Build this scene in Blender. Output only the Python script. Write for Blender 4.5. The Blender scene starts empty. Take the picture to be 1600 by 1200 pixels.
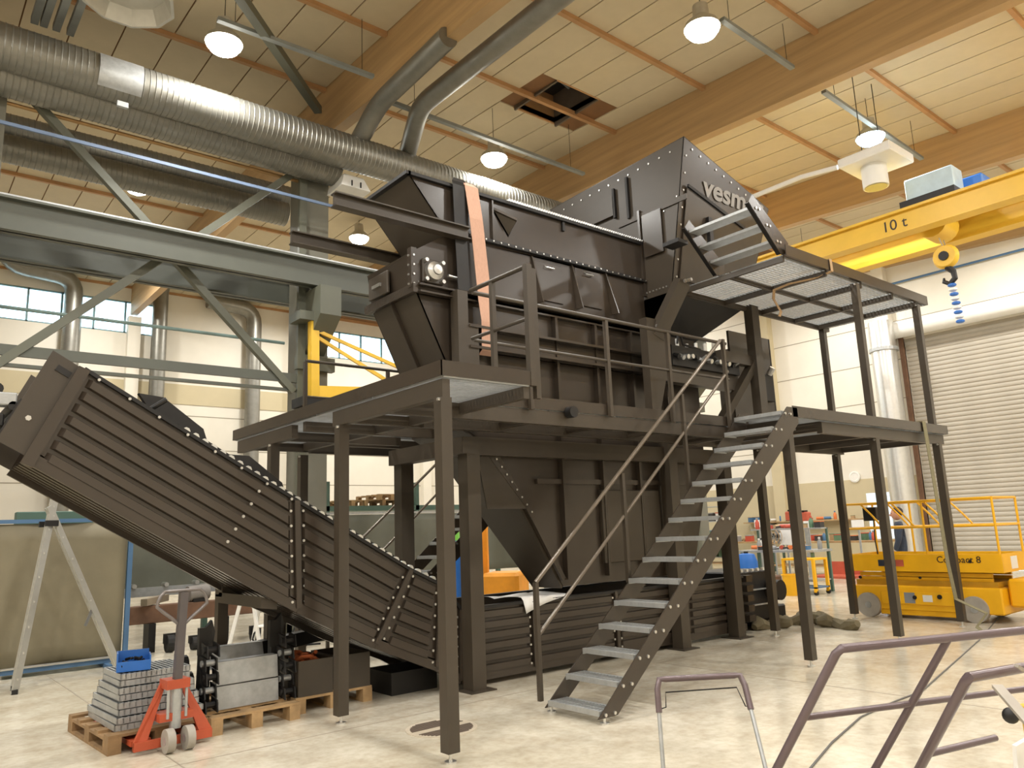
import bpy, bmesh, math, random
from mathutils import Vector, Matrix
random.seed(7)
SC = bpy.context.scene
COL = SC.collection
PI = math.pi
# ------------------------------------------------------------------ camera
F_PX = 1200.0; YAW, PITCH, ROLL = [math.radians(a) for a in (50.3, 10.75, -2.24)]; CAM_H = 1.6
def _axes():
    f = Vector((math.cos(PITCH)*math.cos(YAW), math.cos(PITCH)*math.sin(YAW), math.sin(PITCH)))
    r = Vector((math.sin(YAW), -math.cos(YAW), 0)); u = r.cross(f)
    c, s = math.cos(ROLL), math.sin(ROLL)
    return c*r+s*u, -s*r+c*u, f
AX_R, AX_U, AX_F = _axes()
CAM = Vector((0, 0, CAM_H))
cam_d = bpy.data.cameras.new('camera'); cam_o = bpy.data.objects.new('camera', cam_d); COL.objects.link(cam_o)
cam_d.sensor_width = 36.0; cam_d.lens = 36.0*F_PX/1600.0; cam_d.clip_end = 200; cam_d.clip_start = 0.05
M = Matrix((AX_R, AX_U, -AX_F)).transposed().to_4x4(); M.translation = CAM
cam_o.matrix_world = M
SC.camera = cam_o
def ray(x, y): return AX_F + AX_R*((x-800)/F_PX) - AX_U*((y-600)/F_PX)
def onz(x, y, z=0.0): d = ray(x, y); return CAM + d*((z-CAM_H)/d.z)
def onx(x, y, X): d = ray(x, y); return CAM + d*(X/d.x)
def ony(x, y, Y): d = ray(x, y); return CAM + d*(Y/d.y)
# ------------------------------------------------------------------ world and exposure
W = bpy.data.worlds.new('world'); SC.world = W; W.use_nodes = True
bg = W.node_tree.nodes['Background']; bg.inputs[0].default_value = (0.72, 0.90, 1.0, 1); bg.inputs[1].default_value = 5.0
VS = SC.view_settings
VS.view_transform = 'Standard'; VS.look = 'None'; VS.gamma = 1.0; VS.use_curve_mapping = False
VS.exposure = -0.1
LAMP_W = 250.0
# ------------------------------------------------------------------ materials
def lin(c):
    out = []
    for v in c[:3]:
        v /= 255.0
        out.append(v/12.92 if v <= 0.04045 else ((v+0.055)/1.055)**2.4)
    return (*out, 1.0)
MATS = {}
def mat(name, col, rough=0.5, metal=0.0, var=0.12, scale=3.0, bump=0.0, bscale=40.0, emit=0.0, spec=0.5, col2=None, stretch=None, alpha=None, trans=0.0):
    if name in MATS: return MATS[name]
    m = bpy.data.materials.new(name); m.use_nodes = True; nt = m.node_tree; N = nt.nodes; L = nt.links
    b = N['Principled BSDF']; c = lin(col)
    b.inputs['Roughness'].default_value = rough; b.inputs['Metallic'].default_value = metal
    b.inputs['Specular IOR Level'].default_value = spec
    b.inputs['Base Color'].default_value = c
    if trans: b.inputs['Transmission Weight'].default_value = trans
    if emit:
        b.inputs['Emission Color'].default_value = c; b.inputs['Emission Strength'].default_value = emit
    if var > 0 or col2:
        tc = N.new('ShaderNodeTexCoord'); mp = N.new('ShaderNodeMapping'); nz = N.new('ShaderNodeTexNoise')
        nz.inputs['Scale'].default_value = scale; nz.inputs['Detail'].default_value = 6.0; nz.inputs['Roughness'].default_value = 0.6
        if stretch: mp.inputs['Scale'].default_value = stretch
        L.new(tc.outputs['Object'], mp.inputs['Vector']); L.new(mp.outputs['Vector'], nz.inputs['Vector'])
        rp = N.new('ShaderNodeValToRGB'); rp.color_ramp.elements[0].position = 0.3; rp.color_ramp.elements[1].position = 0.7
        a = [max(0, v*(1-var)) for v in c[:3]]; d = [min(1, v*(1+var)) for v in c[:3]]
        if col2: a = lin(col2)[:3]; d = c[:3]
        rp.color_ramp.elements[0].color = (*a, 1); rp.color_ramp.elements[1].color = (*d, 1)
        L.new(nz.outputs['Fac'], rp.inputs['Fac']); L.new(rp.outputs['Color'], b.inputs['Base Color'])
        if bump > 0:
            n2 = N.new('ShaderNodeTexNoise'); n2.inputs['Scale'].default_value = bscale; n2.inputs['Detail'].default_value = 3
            L.new(tc.outputs['Object'], n2.inputs['Vector'])
            bp = N.new('ShaderNodeBump'); bp.inputs['Strength'].default_value = bump; bp.inputs['Distance'].default_value = 0.01
            L.new(n2.outputs['Fac'], bp.inputs['Height']); L.new(bp.outputs['Normal'], b.inputs['Normal'])
    MATS[name] = m
    return m
def glow(name, col, strength):
    m = bpy.data.materials.new(name); m.use_nodes = True; nt = m.node_tree
    for n in list(nt.nodes): nt.nodes.remove(n)
    e = nt.nodes.new('ShaderNodeEmission'); e.inputs[0].default_value = lin(col); e.inputs[1].default_value = strength
    o = nt.nodes.new('ShaderNodeOutputMaterial'); nt.links.new(e.outputs[0], o.inputs[0]); MATS[name] = m; return m
BROWN = mat('brown_machine_paint', (60, 52, 44), 0.27, 0.0, 0.10, 1.2, 0.04, 60)
BROWN2 = mat('brown_matt_paint', (64, 56, 46), 0.42, 0.0, 0.12, 1.5, 0.05, 50)
BLACK = mat('black_steel', (30, 28, 27), 0.5, 0.2, 0.15, 6)
GALV = mat('galvanised_steel', (176, 178, 178), 0.42, 0.55, 0.12, 14, 0.05, 60)
GALVD = mat('galvanised_duct', (138, 136, 128), 0.42, 0.7, 0.10, 5, 0.05, 40)
ZINC = mat('bright_zinc', (215, 215, 212), 0.3, 0.8, 0.05, 10)
ALU = mat('aluminium', (196, 194, 186), 0.4, 0.6, 0.06, 8)
GREYGREEN = mat('grey_green_steel_paint', (94, 95, 82), 0.5, 0, 0.06, 2)
GIRDER = mat('girder_grey_paint', (84, 86, 77), 0.5, 0, 0.06, 2)
CONC = mat('column_concrete', (114, 112, 100), 0.7, 0, 0.08, 2, 0.1, 30)
GLULAM = mat('glulam_timber', (180, 148, 104), 0.55, 0, 0.16, 1.4, 0.05, 30, stretch=(1, 0.25, 6))
PURLIN = mat('purlin_timber', (176, 134, 90), 0.6, 0, 0.14, 3)
PLY = mat('ceiling_board', (198, 184, 154), 0.7, 0, 0.07, 1.2, 0.04, 40)
PLYGAP = mat('ceiling_joint', (120, 84, 48), 0.8, 0, 0.1, 4)
CREAM = mat('cream_wall_panel', (226, 220, 206), 0.6, 0, 0.04, 1.0)
CREAMJ = mat('cream_wall_joint', (150, 142, 124), 0.7, 0, 0.05, 2)
BEIGE = mat('beige_band_and_wall_shade', (196, 183, 150), 0.65, 0, 0.05, 1.0)
DOORM = mat('roller_door_paint', (172, 164, 150), 0.5, 0, 0.04, 2)
YELLOW = mat('crane_yellow_paint', (228, 184, 58), 0.42, 0, 0.06, 2)
LIFTY = mat('lift_yellow_paint', (238, 178, 18), 0.45, 0, 0.07, 2.5)
ORANGE = mat('pallet_truck_orange', (176, 78, 48), 0.45, 0, 0.10, 6)
BLUE = mat('blue_plastic', (40, 104, 186), 0.4, 0, 0.06, 5)
BLUEP = mat('blue_steel_paint', (76, 108, 142), 0.45, 0, 0.08, 4)
WOOD = mat('pallet_wood', (168, 138, 98), 0.75, 0, 0.3, 5, 0.2, 40)
WOODO = mat('old_pallet_wood', (140, 112, 78), 0.8, 0, 0.3, 6, 0.2, 40)
RUBBER = mat('dark_rubber', (36, 35, 34), 0.8, 0, 0.15, 8)
GREYRUB = mat('grey_tyre_rubber', (160, 154, 144), 0.7, 0, 0.08, 8)
TARP = mat('olive_tarpaulin', (122, 114, 92), 0.62, 0, 0.12, 1.6, 0.25, 6)
TARPG = mat('grey_tarpaulin', (110, 112, 100), 0.6, 0, 0.12, 1.6, 0.25, 6)
GREEN = mat('green_steel_paint', (78, 104, 92), 0.5, 0, 0.1, 4)
STRAP = mat('orange_web_sling', (198, 156, 134), 0.75, 0, 0.10, 30, 0.2, 120, stretch=(6, 6, 0.6))
WHITE = mat('white_paint', (232, 230, 224), 0.5, 0, 0.03, 4)
PAPER = mat('white_paper', (235, 233, 230), 0.7, 0, 0.02, 6)
RAILB = mat('smooth_rail_paint', (104, 94, 82), 0.22, 0.15, 0.06, 6)
PLUM = mat('plum_grey_tube', (104, 90, 92), 0.28, 0.2, 0.06, 6)
LIGHTT = mat('light_text', (150, 146, 142), 0.5, 0, 0, 1)
DARKT = mat('dark_text', (40, 30, 20), 0.5, 0, 0, 1)
GLASSW = mat('lamp_glass', (255, 250, 240), 0.3, 0, 0, 1)
LAMPG = glow('lamp_glow', (255, 250, 236), 22.0)
LAMPB = glow('lamp_glow_cool', (216, 244, 255), 22.0)
NAVY = mat('navy_cloth', (44, 52, 66), 0.85, 0, 0.12, 8)
SKIN = mat('skin', (190, 140, 115), 0.6, 0, 0.05, 8)
RUST = mat('rusty_steel', (112, 82, 62), 0.7, 0.1, 0.25, 5)
RED = mat('red_paint', (196, 96, 72), 0.5, 0, 0.08, 6)
CLOTH = mat('olive_cloth', (108, 98, 74), 0.85, 0, 0.2, 10, 0.3, 60)
CARD = mat('cardboard', (176, 140, 98), 0.8, 0, 0.12, 5)
SCREW = mat('bolt_steel', (205, 203, 198), 0.3, 0.85, 0, 1)
# ------------------------------------------------------------------ mesh builder
class MB:
    def __init__(s): s.v = []; s.f = []
    def add(s, vs, fs):
        o = len(s.v); s.v += [tuple(v) for v in vs]; s.f += [tuple(i+o for i in f) for f in fs]; return s
    def hexa(s, p):   # p[0..3] bottom loop, p[4..7] top loop
        return s.add(p, [(3,2,1,0),(4,5,6,7),(0,1,5,4),(1,2,6,5),(2,3,7,6),(3,0,4,7)])
    def box(s, x0, x1, y0, y1, z0, z1):
        x0,x1=sorted((x0,x1)); y0,y1=sorted((y0,y1)); z0,z1=sorted((z0,z1))
        return s.hexa([(x0,y0,z0),(x1,y0,z0),(x1,y1,z0),(x0,y1,z0),(x0,y0,z1),(x1,y0,z1),(x1,y1,z1),(x0,y1,z1)])
    def bar(s, a, b, w, h, up=(0,0,1)):   # rectangular bar from a to b, w sideways, h along up
        a=Vector(a); b=Vector(b); d=(b-a).normalized(); u=Vector(up)
        r=d.cross(u)
        if r.length<1e-4: r=d.cross(Vector((1,0,0)))
        r.normalize(); u=r.cross(d).normalized(); r*=w/2; u*=h/2
        return s.hexa([a-r-u,a+r-u,b+r-u,b-r-u,a-r+u,a+r+u,b+r+u,b-r+u])
    def prism(s, poly, ext):              # polygon (list of 3d points) extruded by vector
        n=len(poly); e=Vector(ext); p=[Vector(q) for q in poly]
        nrm=Vector((0,0,0))
        for i in range(n): nrm+=p[i].cross(p[(i+1)%n])
        if nrm.dot(e)>0: p=p[::-1]
        vs=[tuple(q) for q in p]+[tuple(q+e) for q in p]
        fs=[tuple(range(n)), tuple(range(2*n-1,n-1,-1))]
        fs+=[(i,i+n,(i+1)%n+n,(i+1)%n) for i in range(n)]
        return s.add(vs,fs)
    def cyl(s, a, b, r, n=12, r2=None, caps=True):
        a=Vector(a); b=Vector(b); d=(b-a).normalized(); u=d.orthogonal().normalized(); w=d.cross(u); r2=r if r2 is None else r2
        vs=[]; 
        for k,(c,q) in enumerate(((a,r),(b,r2))):
            for i in range(n):
                t=2*PI*i/n; vs.append(c+(u*math.cos(t)+w*math.sin(t))*q)
        fs=[(i,(i+1)%n,n+(i+1)%n,n+i) for i in range(n)]
        if caps: fs+=[tuple(range(n-1,-1,-1)),tuple(range(n,2*n))]
        return s.add(vs,fs)
    def tube(s, pts, r, n=8, closed=False):
        P=[Vector(p) for p in pts]; m=len(P); vs=[]; fs=[]; u=None
        for i in range(m):
            if closed: d=(P[(i+1)%m]-P[i-1]).normalized()
            else: d=(P[min(i+1,m-1)]-P[max(i-1,0)]).normalized()
            if u is None: u=d.orthogonal().normalized()
            else:
                u=u-d*u.dot(d)
                u=u.normalized() if u.length>1e-5 else d.orthogonal().normalized()
            w=d.cross(u); rr=r[i] if isinstance(r,(list,tuple)) else r
            for k in range(n):
                t=2*PI*k/n; vs.append(P[i]+(u*math.cos(t)+w*math.sin(t))*rr)
        for i in range(m-1 if not closed else m):
            j=(i+1)%m
            for k in range(n): fs.append((i*n+k,i*n+(k+1)%n,j*n+(k+1)%n,j*n+k))
        if not closed: fs+=[tuple(range(n-1,-1,-1)),tuple(range((m-1)*n,m*n))]
        return s.add(vs,fs)
    def lathe(s, prof, c=(0,0,0), n=16, axis='z'):
        c=Vector(c); vs=[]; fs=[]
        for (r,h) in prof:
            for k in range(n):
                t=2*PI*k/n; q=(r*math.cos(t), r*math.sin(t), h)
                if axis=='x': q=(q[2],q[0],q[1])
                if axis=='y': q=(q[1],q[2],q[0])
                vs.append(c+Vector(q))
        for i in range(len(prof)-1):
            for k in range(n): fs.append((i*n+k,i*n+(k+1)%n,(i+1)*n+(k+1)%n,(i+1)*n+k))
        fs.append(tuple(range(n-1,-1,-1))); fs.append(tuple(range((len(prof)-1)*n,len(prof)*n)))
        return s.add(vs,fs)
    def grid(s, nu, nv, fn):
        vs=[fn(i/(nu),j/(nv)) for i in range(nu+1) for j in range(nv+1)]
        fs=[(i*(nv+1)+j,(i+1)*(nv+1)+j,(i+1)*(nv+1)+j+1,i*(nv+1)+j+1) for i in range(nu) for j in range(nv)]
        return s.add(vs,fs)
    def ball(s, c, r, n=10, m=6, sc=(1,1,1)):
        c=Vector(c); prof=[]
        vs=[]; fs=[]
        for i in range(m+1):
            ph=PI*i/m
            for k in range(n):
                t=2*PI*k/n; vs.append(c+Vector((r*sc[0]*math.sin(ph)*math.cos(t), r*sc[1]*math.sin(ph)*math.sin(t), r*sc[2]*math.cos(ph))))
        for i in range(m):
            for k in range(n): fs.append((i*n+k,(i+1)*n+k,(i+1)*n+(k+1)%n,i*n+(k+1)%n))
        return s.add(vs,fs)
    def bolt(s, p, nrm, r=0.014, h=0.012): 
        p=Vector(p); return s.cyl(p, p+Vector(nrm).normalized()*h, r, 6)
    def build(s, name, m, parent=None, smooth=False, world=True, kind=None, label=None, bevel=0.0):
        me=bpy.data.meshes.new(name); me.from_pydata(s.v,[],s.f); me.update()
        bm=bmesh.new(); bm.from_mesh(me)
        bmesh.ops.recalc_face_normals(bm, faces=bm.faces); bm.to_mesh(me); bm.free()
        me.materials.append(m)
        if smooth:
            for p in me.polygons: p.use_smooth=True
            me.set_sharp_from_angle(angle=math.radians(40))
        o=bpy.data.objects.new(name,me); COL.objects.link(o)
        if parent is not None:
            o.parent=parent
            if world:
                root=parent
                off=Vector(root.location)
                while root.parent: root=root.parent; off+=Vector(root.location)
                o.location=-off
        if bevel>0:
            md=o.modifiers.new('bevel','BEVEL'); md.width=bevel; md.segments=1; md.limit_method='ANGLE'
        if kind: o['kind']=kind
        if label: o['label']=label
        return o
def thing(name, label, cat, loc=(0,0,0), rz=0.0, group=None):
    o=bpy.data.objects.new(name,None); o.empty_display_size=0.1; COL.objects.link(o); o.location=loc; o.rotation_euler=(0,0,rz)
    tag(o,label,cat,group); return o
def tag(o, label, cat, group=None):
    o['label']=label; o['category']=cat
    if group: o['group']=group
    return o
def struct(o): o['kind']='structure'; return o
def dup(root, loc=None, rz=None, label=None, parent=None):
    c=root.copy(); COL.objects.link(c)
    if loc is not None: c.location=loc
    if rz is not None: c.rotation_euler=(0,0,rz)
    if label: c['label']=label
    c.parent=parent
    for ch in list(root.children): dup(ch, parent=c)
    return c
def text_mesh(txt, size, depth, bold=0.0):
    cu=bpy.data.curves.new('txt','FONT'); cu.body=txt; cu.size=size; cu.extrude=depth; cu.resolution_u=4; cu.offset=bold
    o=bpy.data.objects.new('txt',cu); COL.objects.link(o)
    dg=bpy.context.evaluated_depsgraph_get(); me=bpy.data.meshes.new_from_object(o.evaluated_get(dg))
    vs=[tuple(v.co) for v in me.vertices]; fs=[tuple(p.vertices) for p in me.polygons]
    bpy.data.objects.remove(o); bpy.data.curves.remove(cu); bpy.data.meshes.remove(me)
    return vs,fs
def place_text(name, txt, size, m, origin, xdir, ydir, parent=None, depth=0.003, width=None, bold=0.0):
    vs,fs=text_mesh(txt,size,depth,bold)
    X=Vector(xdir).normalized(); Y=Vector(ydir).normalized(); Z=X.cross(Y); O=Vector(origin)
    w=max(v[0] for v in vs) or 1; k=(width/w) if width else 1
    mb=MB(); mb.add([O+X*(v[0]*k)+Y*v[1]+Z*v[2] for v in vs],fs)
    return mb.build(name,m,parent)
# ================================================================== BUILDING
X0, X1, Y0, Y1 = -12.0, 24.0, -8.0, 28.0
RY = 13.0; ZC = 10.45; SL = math.tan(math.radians(3.0))
def zc(y): return ZC - (RY-y)*SL if y < RY else ZC
# floor ------------------------------------------------------------
def floor_mat():
    m = bpy.data.materials.new('polished_concrete_floor'); m.use_nodes = True; nt = m.node_tree; N = nt.nodes; L = nt.links
    b = N['Principled BSDF']; tc = N.new('ShaderNodeTexCoord')
    def noise(s, d, r=0.6):
        n = N.new('ShaderNodeTexNoise'); n.inputs['Scale'].default_value = s; n.inputs['Detail'].default_value = d; n.inputs['Roughness'].default_value = r
        L.new(tc.outputs['Object'], n.inputs['Vector']); return n
    def ramp(src, p0, c0, p1, c1):
        r = N.new('ShaderNodeValToRGB'); e = r.color_ramp.elements; e[0].position = p0; e[0].color = lin(c0); e[1].position = p1; e[1].color = lin(c1)
        L.new(src, r.inputs['Fac']); return r
    def mix(fac, a, c, mode='MULTIPLY'):
        x = N.new('ShaderNodeMix'); x.data_type = 'RGBA'; x.blend_type = mode
        if isinstance(fac, float): x.inputs['Factor'].default_value = fac
        else: L.new(fac, x.inputs['Factor'])
        L.new(a, x.inputs['A']); L.new(c, x.inputs['B']); return x.outputs['Result']
    r1 = ramp(noise(0.35, 4).outputs['Fac'], 0.35, (206, 198, 178), 0.62, (220, 213, 196))
    r2 = ramp(noise(2.2, 8, 0.65).outputs['Fac'], 0.35, (226, 220, 212), 0.6, (255, 255, 255))
    r3 = ramp(noise(14, 6).outputs['Fac'], 0.3, (228, 224, 218), 0.6, (255, 255, 255))
    c = mix(0.8, r1.outputs['Color'], r2.outputs['Color']); c = mix(0.7, c, r3.outputs['Color'])
    r4 = ramp(noise(0.9, 10, 0.75).outputs['Fac'], 0.62, (255, 255, 255), 0.76, (196, 182, 166))
    c = mix(0.6, c, r4.outputs['Color'])
    L.new(c, b.inputs['Base Color'])
    rr = ramp(noise(1.3, 5).outputs['Fac'], 0.3, (92, 92, 92), 0.7, (140, 140, 140)); L.new(rr.outputs['Color'], b.inputs['Roughness'])
    bp = N.new('ShaderNodeBump'); bp.inputs['Strength'].default_value = 0.04; L.new(noise(30, 3).outputs['Fac'], bp.inputs['Height']); L.new(bp.outputs['Normal'], b.inputs['Normal'])
    return m
FLOOR = struct(MB().box(X0, X1, Y0, Y1, -0.2, 0.0).build('floor', floor_mat()))
JO = mat('floor_joint_filler', (150, 140, 124), 0.7, 0, 0.1, 6)
for yy in (6.28, 12.2): MB().box(X0, X1, yy-0.006, yy+0.006, 0.0, 0.0015).build('floor_joint', JO, FLOOR)
for xx in (1.9, 7.3, 12.6): MB().box(xx-0.006, xx+0.006, Y0, Y1, 0.0, 0.0015).build('floor_joint', JO, FLOOR)
# ceiling ----------------------------------------------------------
HX0, HX1, HY0, HY1 = 9.69, 10.8, 9.88, 11.2      # roof hatch opening
CE = MB()
def slab(mb, xa, xb, ya, yb, t=0.12):
    mb.hexa([(xa,ya,zc(ya)),(xb,ya,zc(ya)),(xb,yb,zc(yb)),(xa,yb,zc(yb)),(xa,ya,zc(ya)+t),(xb,ya,zc(ya)+t),(xb,yb,zc(yb)+t),(xa,yb,zc(yb)+t)])
slab(CE, X0, HX0, Y0, RY); slab(CE, HX1, X1, Y0, RY); slab(CE, HX0, HX1, Y0, HY0); slab(CE, HX0, HX1, HY1, RY); slab(CE, X0, X1, RY, Y1)
CEIL = struct(CE.build('ceiling', PLYGAP))
BEAMX = [-11.6, -5.7, 0.35, 6.35, 12.2, 18.15, 23.9]
PY = 2.4
ys_main = [RY - PY*k for k in range(0, 9)]
ys_two = [RY + 2.5*k for k in range(0, 7)]
pan_cache = {}
def panel(xa, wd, ya, ln, slope):
    key = (round(wd,3), round(ln,3))
    if key not in pan_cache:
        o = MB().box(0.012, wd-0.012, 0.02, ln-0.02, -0.025, 0.0).build('ceiling_board', PLY, CEIL); pan_cache[key] = o; first = True
    else:
        o = pan_cache[key].copy(); COL.objects.link(o)
    o.location = (xa, ya, zc(ya)); o.rotation_euler = (slope, 0, 0)
TH = math.radians(3.0)
for i in range(2, 6):
    xa, xb = BEAMX[i]+0.11, BEAMX[i+1]-0.11; n = 8; wd = (xb-xa)/n
    for k in range(1, 6):
        ya = ys_main[k]; ln = PY/math.cos(TH)
        for j in range(n):
            x = xa+j*wd
            if x+wd > HX0 and x < HX1 and ya < HY1 and ya+PY > HY0:
                if ya < HY0-0.1: panel(x, wd, ya, HY0-ya, TH)
                if ya+PY > HY1+0.1: panel(x, wd, HY1, ya+PY-HY1, TH)
                continue
            panel(x, wd, ya, ln, TH)
    if i < 4:
        for k in range(0, 6):
            for j in range(n): panel(xa+j*wd, wd, ys_two[k], 2.5, 0.0)
for i in range(1, 6):
    xa, xb = BEAMX[i]+0.11, BEAMX[i+1]-0.11
    for y in ys_main[:8]+ys_two[1:]:
        MB().box(xa, xb, y-0.04, y+0.04, zc(y)-0.11, zc(y)-0.0).build('purlin', PURLIN, CEIL)
for a in BEAMX:
    mb = MB(); w = 0.11; d = 1.05
    for (ya, yb) in ((Y0, RY), (RY, Y1)):
        mb.hexa([(a-w,ya,zc(ya)-d),(a+w,ya,zc(ya)-d),(a+w,yb,zc(yb)-d),(a-w,yb,zc(yb)-d),(a-w,ya,zc(ya)),(a+w,ya,zc(ya)),(a+w,yb,zc(yb)),(a-w,yb,zc(yb))])
    tag(mb.build('roof_beam', GLULAM), 'deep laminated timber roof beam spanning the hall ceiling', 'beam', 'timber roof beams')
# hatch
h = thing('roof_hatch', 'dark square smoke hatch let into the timber ceiling', 'hatch', ((HX0+HX1)/2, (HY0+HY1)/2, zc(10.5)))
for hx_ in (HX0-0.04, HX1): MB().box(hx_, hx_+0.04, HY0, HY1, zc(HY0)-0.03, 11.0).build('side_board', mat('dark_hatch_board', (92, 80, 66), 0.7), h)
for hy_ in (HY0-0.04, HY1): MB().box(HX0-0.04, HX1+0.04, hy_, hy_+0.04, zc(hy_)-0.03, 11.0).build('end_board', PURLIN, h)
MB().box(HX0-0.04, HX1+0.04, HY0-0.04, HY1+0.04, 11.0, 11.05).build('cover', BLACK, h)
MB().cyl((HX0+0.1, 10.3, 10.8), (HX1-0.1, 10.6, 10.85), 0.03, 8).build('actuator', GALV, h)
# walls ------------------------------------------------------------
WZ0, WZ1 = ony(0, 497, Y1).z, ony(0, 442, Y1).z
wl = MB()
wins = [(-3.5, 7.05), (12.2, 22.0)]
wl.box(X0, X1, Y1, Y1+0.2, 0, WZ0).box(X0, X1, Y1, Y1+0.2, WZ1, 10.6)
xs = [X0]+[v for w in wins for v in w]+[X1]
for k in range(0, len(xs), 2): wl.box(xs[k], xs[k+1], Y1, Y1+0.2, WZ0, WZ1)
WL = struct(wl.build('wall_left', CREAM))
for z in [1.2*k for k in range(1, 7)]:
    MB().box(X0, X1, Y1-0.004, Y1, z-0.015, z+0.015).build('panel_joint', CREAMJ, WL)
for x in [0.35, 6.35, 12.2, 18.15]: MB().box(x-0.2, x+0.2, Y1-0.25, Y1, 0, 9.3).build('wall_post', CREAM, WL)
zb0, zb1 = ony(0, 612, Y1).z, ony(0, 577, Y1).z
MB().box(X0, X1, Y1-0.03, Y1, zb0, zb1).build('wall_shade_band', BEIGE, WL)  # shade across the far wall, coloured in as a beige strip
FRAME = mat('window_frame_blue_grey', (120, 150, 156), 0.5, 0, 0.05, 4)
PANE = mat('window_glass', (235, 250, 255), 0.02, 0, 0, 1, trans=1.0)
for n, (a, b) in enumerate(wins):
    fr = MB(); cnt = int(round((b-a)/0.96)); step = (b-a)/cnt
    fr.box(a, b, Y1+0.02, Y1+0.1, WZ0, WZ0+0.05).box(a, b, Y1+0.02, Y1+0.1, WZ1-0.05, WZ1)
    for k in range(cnt+1): fr.box(a+k*step-0.03, a+k*step+0.03, Y1+0.02, Y1+0.1, WZ0, WZ1)
    wo = struct(fr.build('window_%d' % (n+1), FRAME))
    for k in range(cnt): MB().box(a+k*step+0.03, a+(k+1)*step-0.03, Y1+0.055, Y1+0.065, WZ0+0.05, WZ1-0.05).build('pane', PANE, wo)
# trees and hillside seen through the windows are only sky here
DY0, DY1, DZ = 3.2, 10.0, 6.9
we = MB()
we.box(X1, X1+0.2, Y0, DY0, 2.75, 10.6).box(X1, X1+0.2, DY1, Y1, 2.75, 10.6).box(X1, X1+0.2, DY0, DY1, DZ, 10.6)
WE = struct(we.build('wall_end', CREAM))
MB().box(X1-0.02, X1+0.2, Y0, DY0, 0, 2.75).box(X1-0.02, X1+0.2, DY1, Y1, 0, 2.75).build('lower_wall_band', BEIGE, WE)
for z in (3.9, 5.1, 6.3, 7.5, 8.7): 
    MB().box(X1-0.004, X1, DY1 if z < DZ else Y0, Y1, z-0.012, z+0.012).build('panel_joint', CREAMJ, WE)
for y in (14.6, 19.0, 23.4): MB().box(X1-0.3, X1, y-0.2, y+0.2, 0, 10).build('wall_post', BEIGE, WE)
MB().box(X1-0.3, X1, DY1+0.25, DY1+0.6, 0, 10).build('wall_post', CREAM, WE)
struct(MB().box(X0-0.2, X0, Y0, Y1, 0, 10.6).build('wall_behind', CREAM))
struct(MB().box(X0, X1, Y0-0.2, Y0, 0, 10.6).build('wall_right', CREAM))
dr = struct(MB().box(X1+0.08, X1+0.12, DY0, DY1, 0, DZ).build('door_1', DOORM))
sl = MB(); prof = [(0.0, 0.0), (-0.018, 0.02), (-0.025, 0.06), (-0.018, 0.10), (0.0, 0.122)]
sl.prism([(X1+0.08+px, 0, pz) for px, pz in prof], (0, DY1-DY0, 0))
s0 = sl.build('door_slat', DOORM, dr); s0.location = (0, DY0, 0.01)
for k in range(1, 52):
    o = s0.copy(); COL.objects.link(o); o.location = (0, DY0, 0.01+k*0.131)
MB().box(X1-0.1, X1+0.05, DY0-0.12, DY0, 0, DZ+0.1).build('guide_rail', GALV, dr); MB().box(X1-0.1, X1+0.05, DY1, DY1+0.12, 0, DZ+0.1).build('guide_rail', RUST, dr)
tag(MB().cyl((X1-0.3, DY0-0.2, DZ+0.25), (X1-0.3, DY1+0.3, DZ+0.25), 0.26, 20).build('door_roller_casing', WHITE, smooth=True), 'white roll casing above the grey roller shutter door', 'door casing')
# columns and crane runway ----------------------------------------
YC = 12.95
gc = 'concrete columns carrying the crane runways'
for x, lab in ((0.72, 'grey concrete column behind the raised end of the conveyor'), (5.92, 'grey concrete column with the yellow jib bracket'), (11.95, 'grey concrete column hidden behind the brown hopper'), (16.9, 'grey concrete column beyond the brown hopper')):
    t = thing('hall_column', lab, 'column', (x, YC, 0), 0, gc)
    MB().box(x-0.27, x+0.27, YC-0.22, YC+0.28, 0, zc(YC)-1.05).build('shaft', CONC, t)
    MB().box(x-0.34, x-0.2, YC-0.30, YC-0.22, 0, 9.0).build('steel_flange', GREYGREEN, t)
    cb = MB()
    cb.prism([(x-0.2, YC-0.22, 4.85), (x-0.2, YC-0.9, 5.45), (x-0.2, YC-0.9, 5.98), (x-0.2, YC-0.22, 5.98)], (0.4, 0, 0))
    cb.build('corbel', GREYGREEN, t)
    MB().box(x-0.36, x+0.36, YC-0.34, YC-0.2, 4.55, 4.8).build('collar', GREYGREEN, t)
def ibeam(y, z0, z1, xa, xb, wf=0.24):
    mb = MB(); mb.box(xa, xb, y-0.02, y+0.02, z0, z1).box(xa, xb, y-wf/2, y+wf/2, z0, z0+0.035).box(xa, xb, y-wf/2, y+wf/2, z1-0.035, z1)
    return mb
GZ1 = ony(300, 368, 12.35).z; GZ0 = GZ1-0.5
g1 = thing('crane_runway', 'long grey-green crane runway girder on the column corbels', 'girder', (6, 12.35, GZ0))
ibeam(12.35, GZ0, GZ1, X0, 17.2).build('girder', GIRDER, g1)
MB().box(X0, 17.2, 12.32, 12.38, GZ1, GZ1+0.06).build('rail', GALV, g1)
g2 = thing('crane_runway', 'second crane runway girder on the far side of the columns', 'girder', (6, 13.65, GZ0))
ibeam(13.65, GZ0, GZ1, X0, 17.2).build('girder', GIRDER, g2)
MB().box(X0, 17.2, 13.62, 13.68, GZ1, GZ1+0.06).build('rail', GALV, g2)
def pbar(name, pts, y, w, m, label, cat, h=None):
    a, b = [ony(px, py, y) for px, py in pts]
    mb = MB(); mb.bar(a, b, w, h or w, (0, 1, 0)); return tag(mb.build(name, m), label, cat)
yb = 12.72
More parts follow.
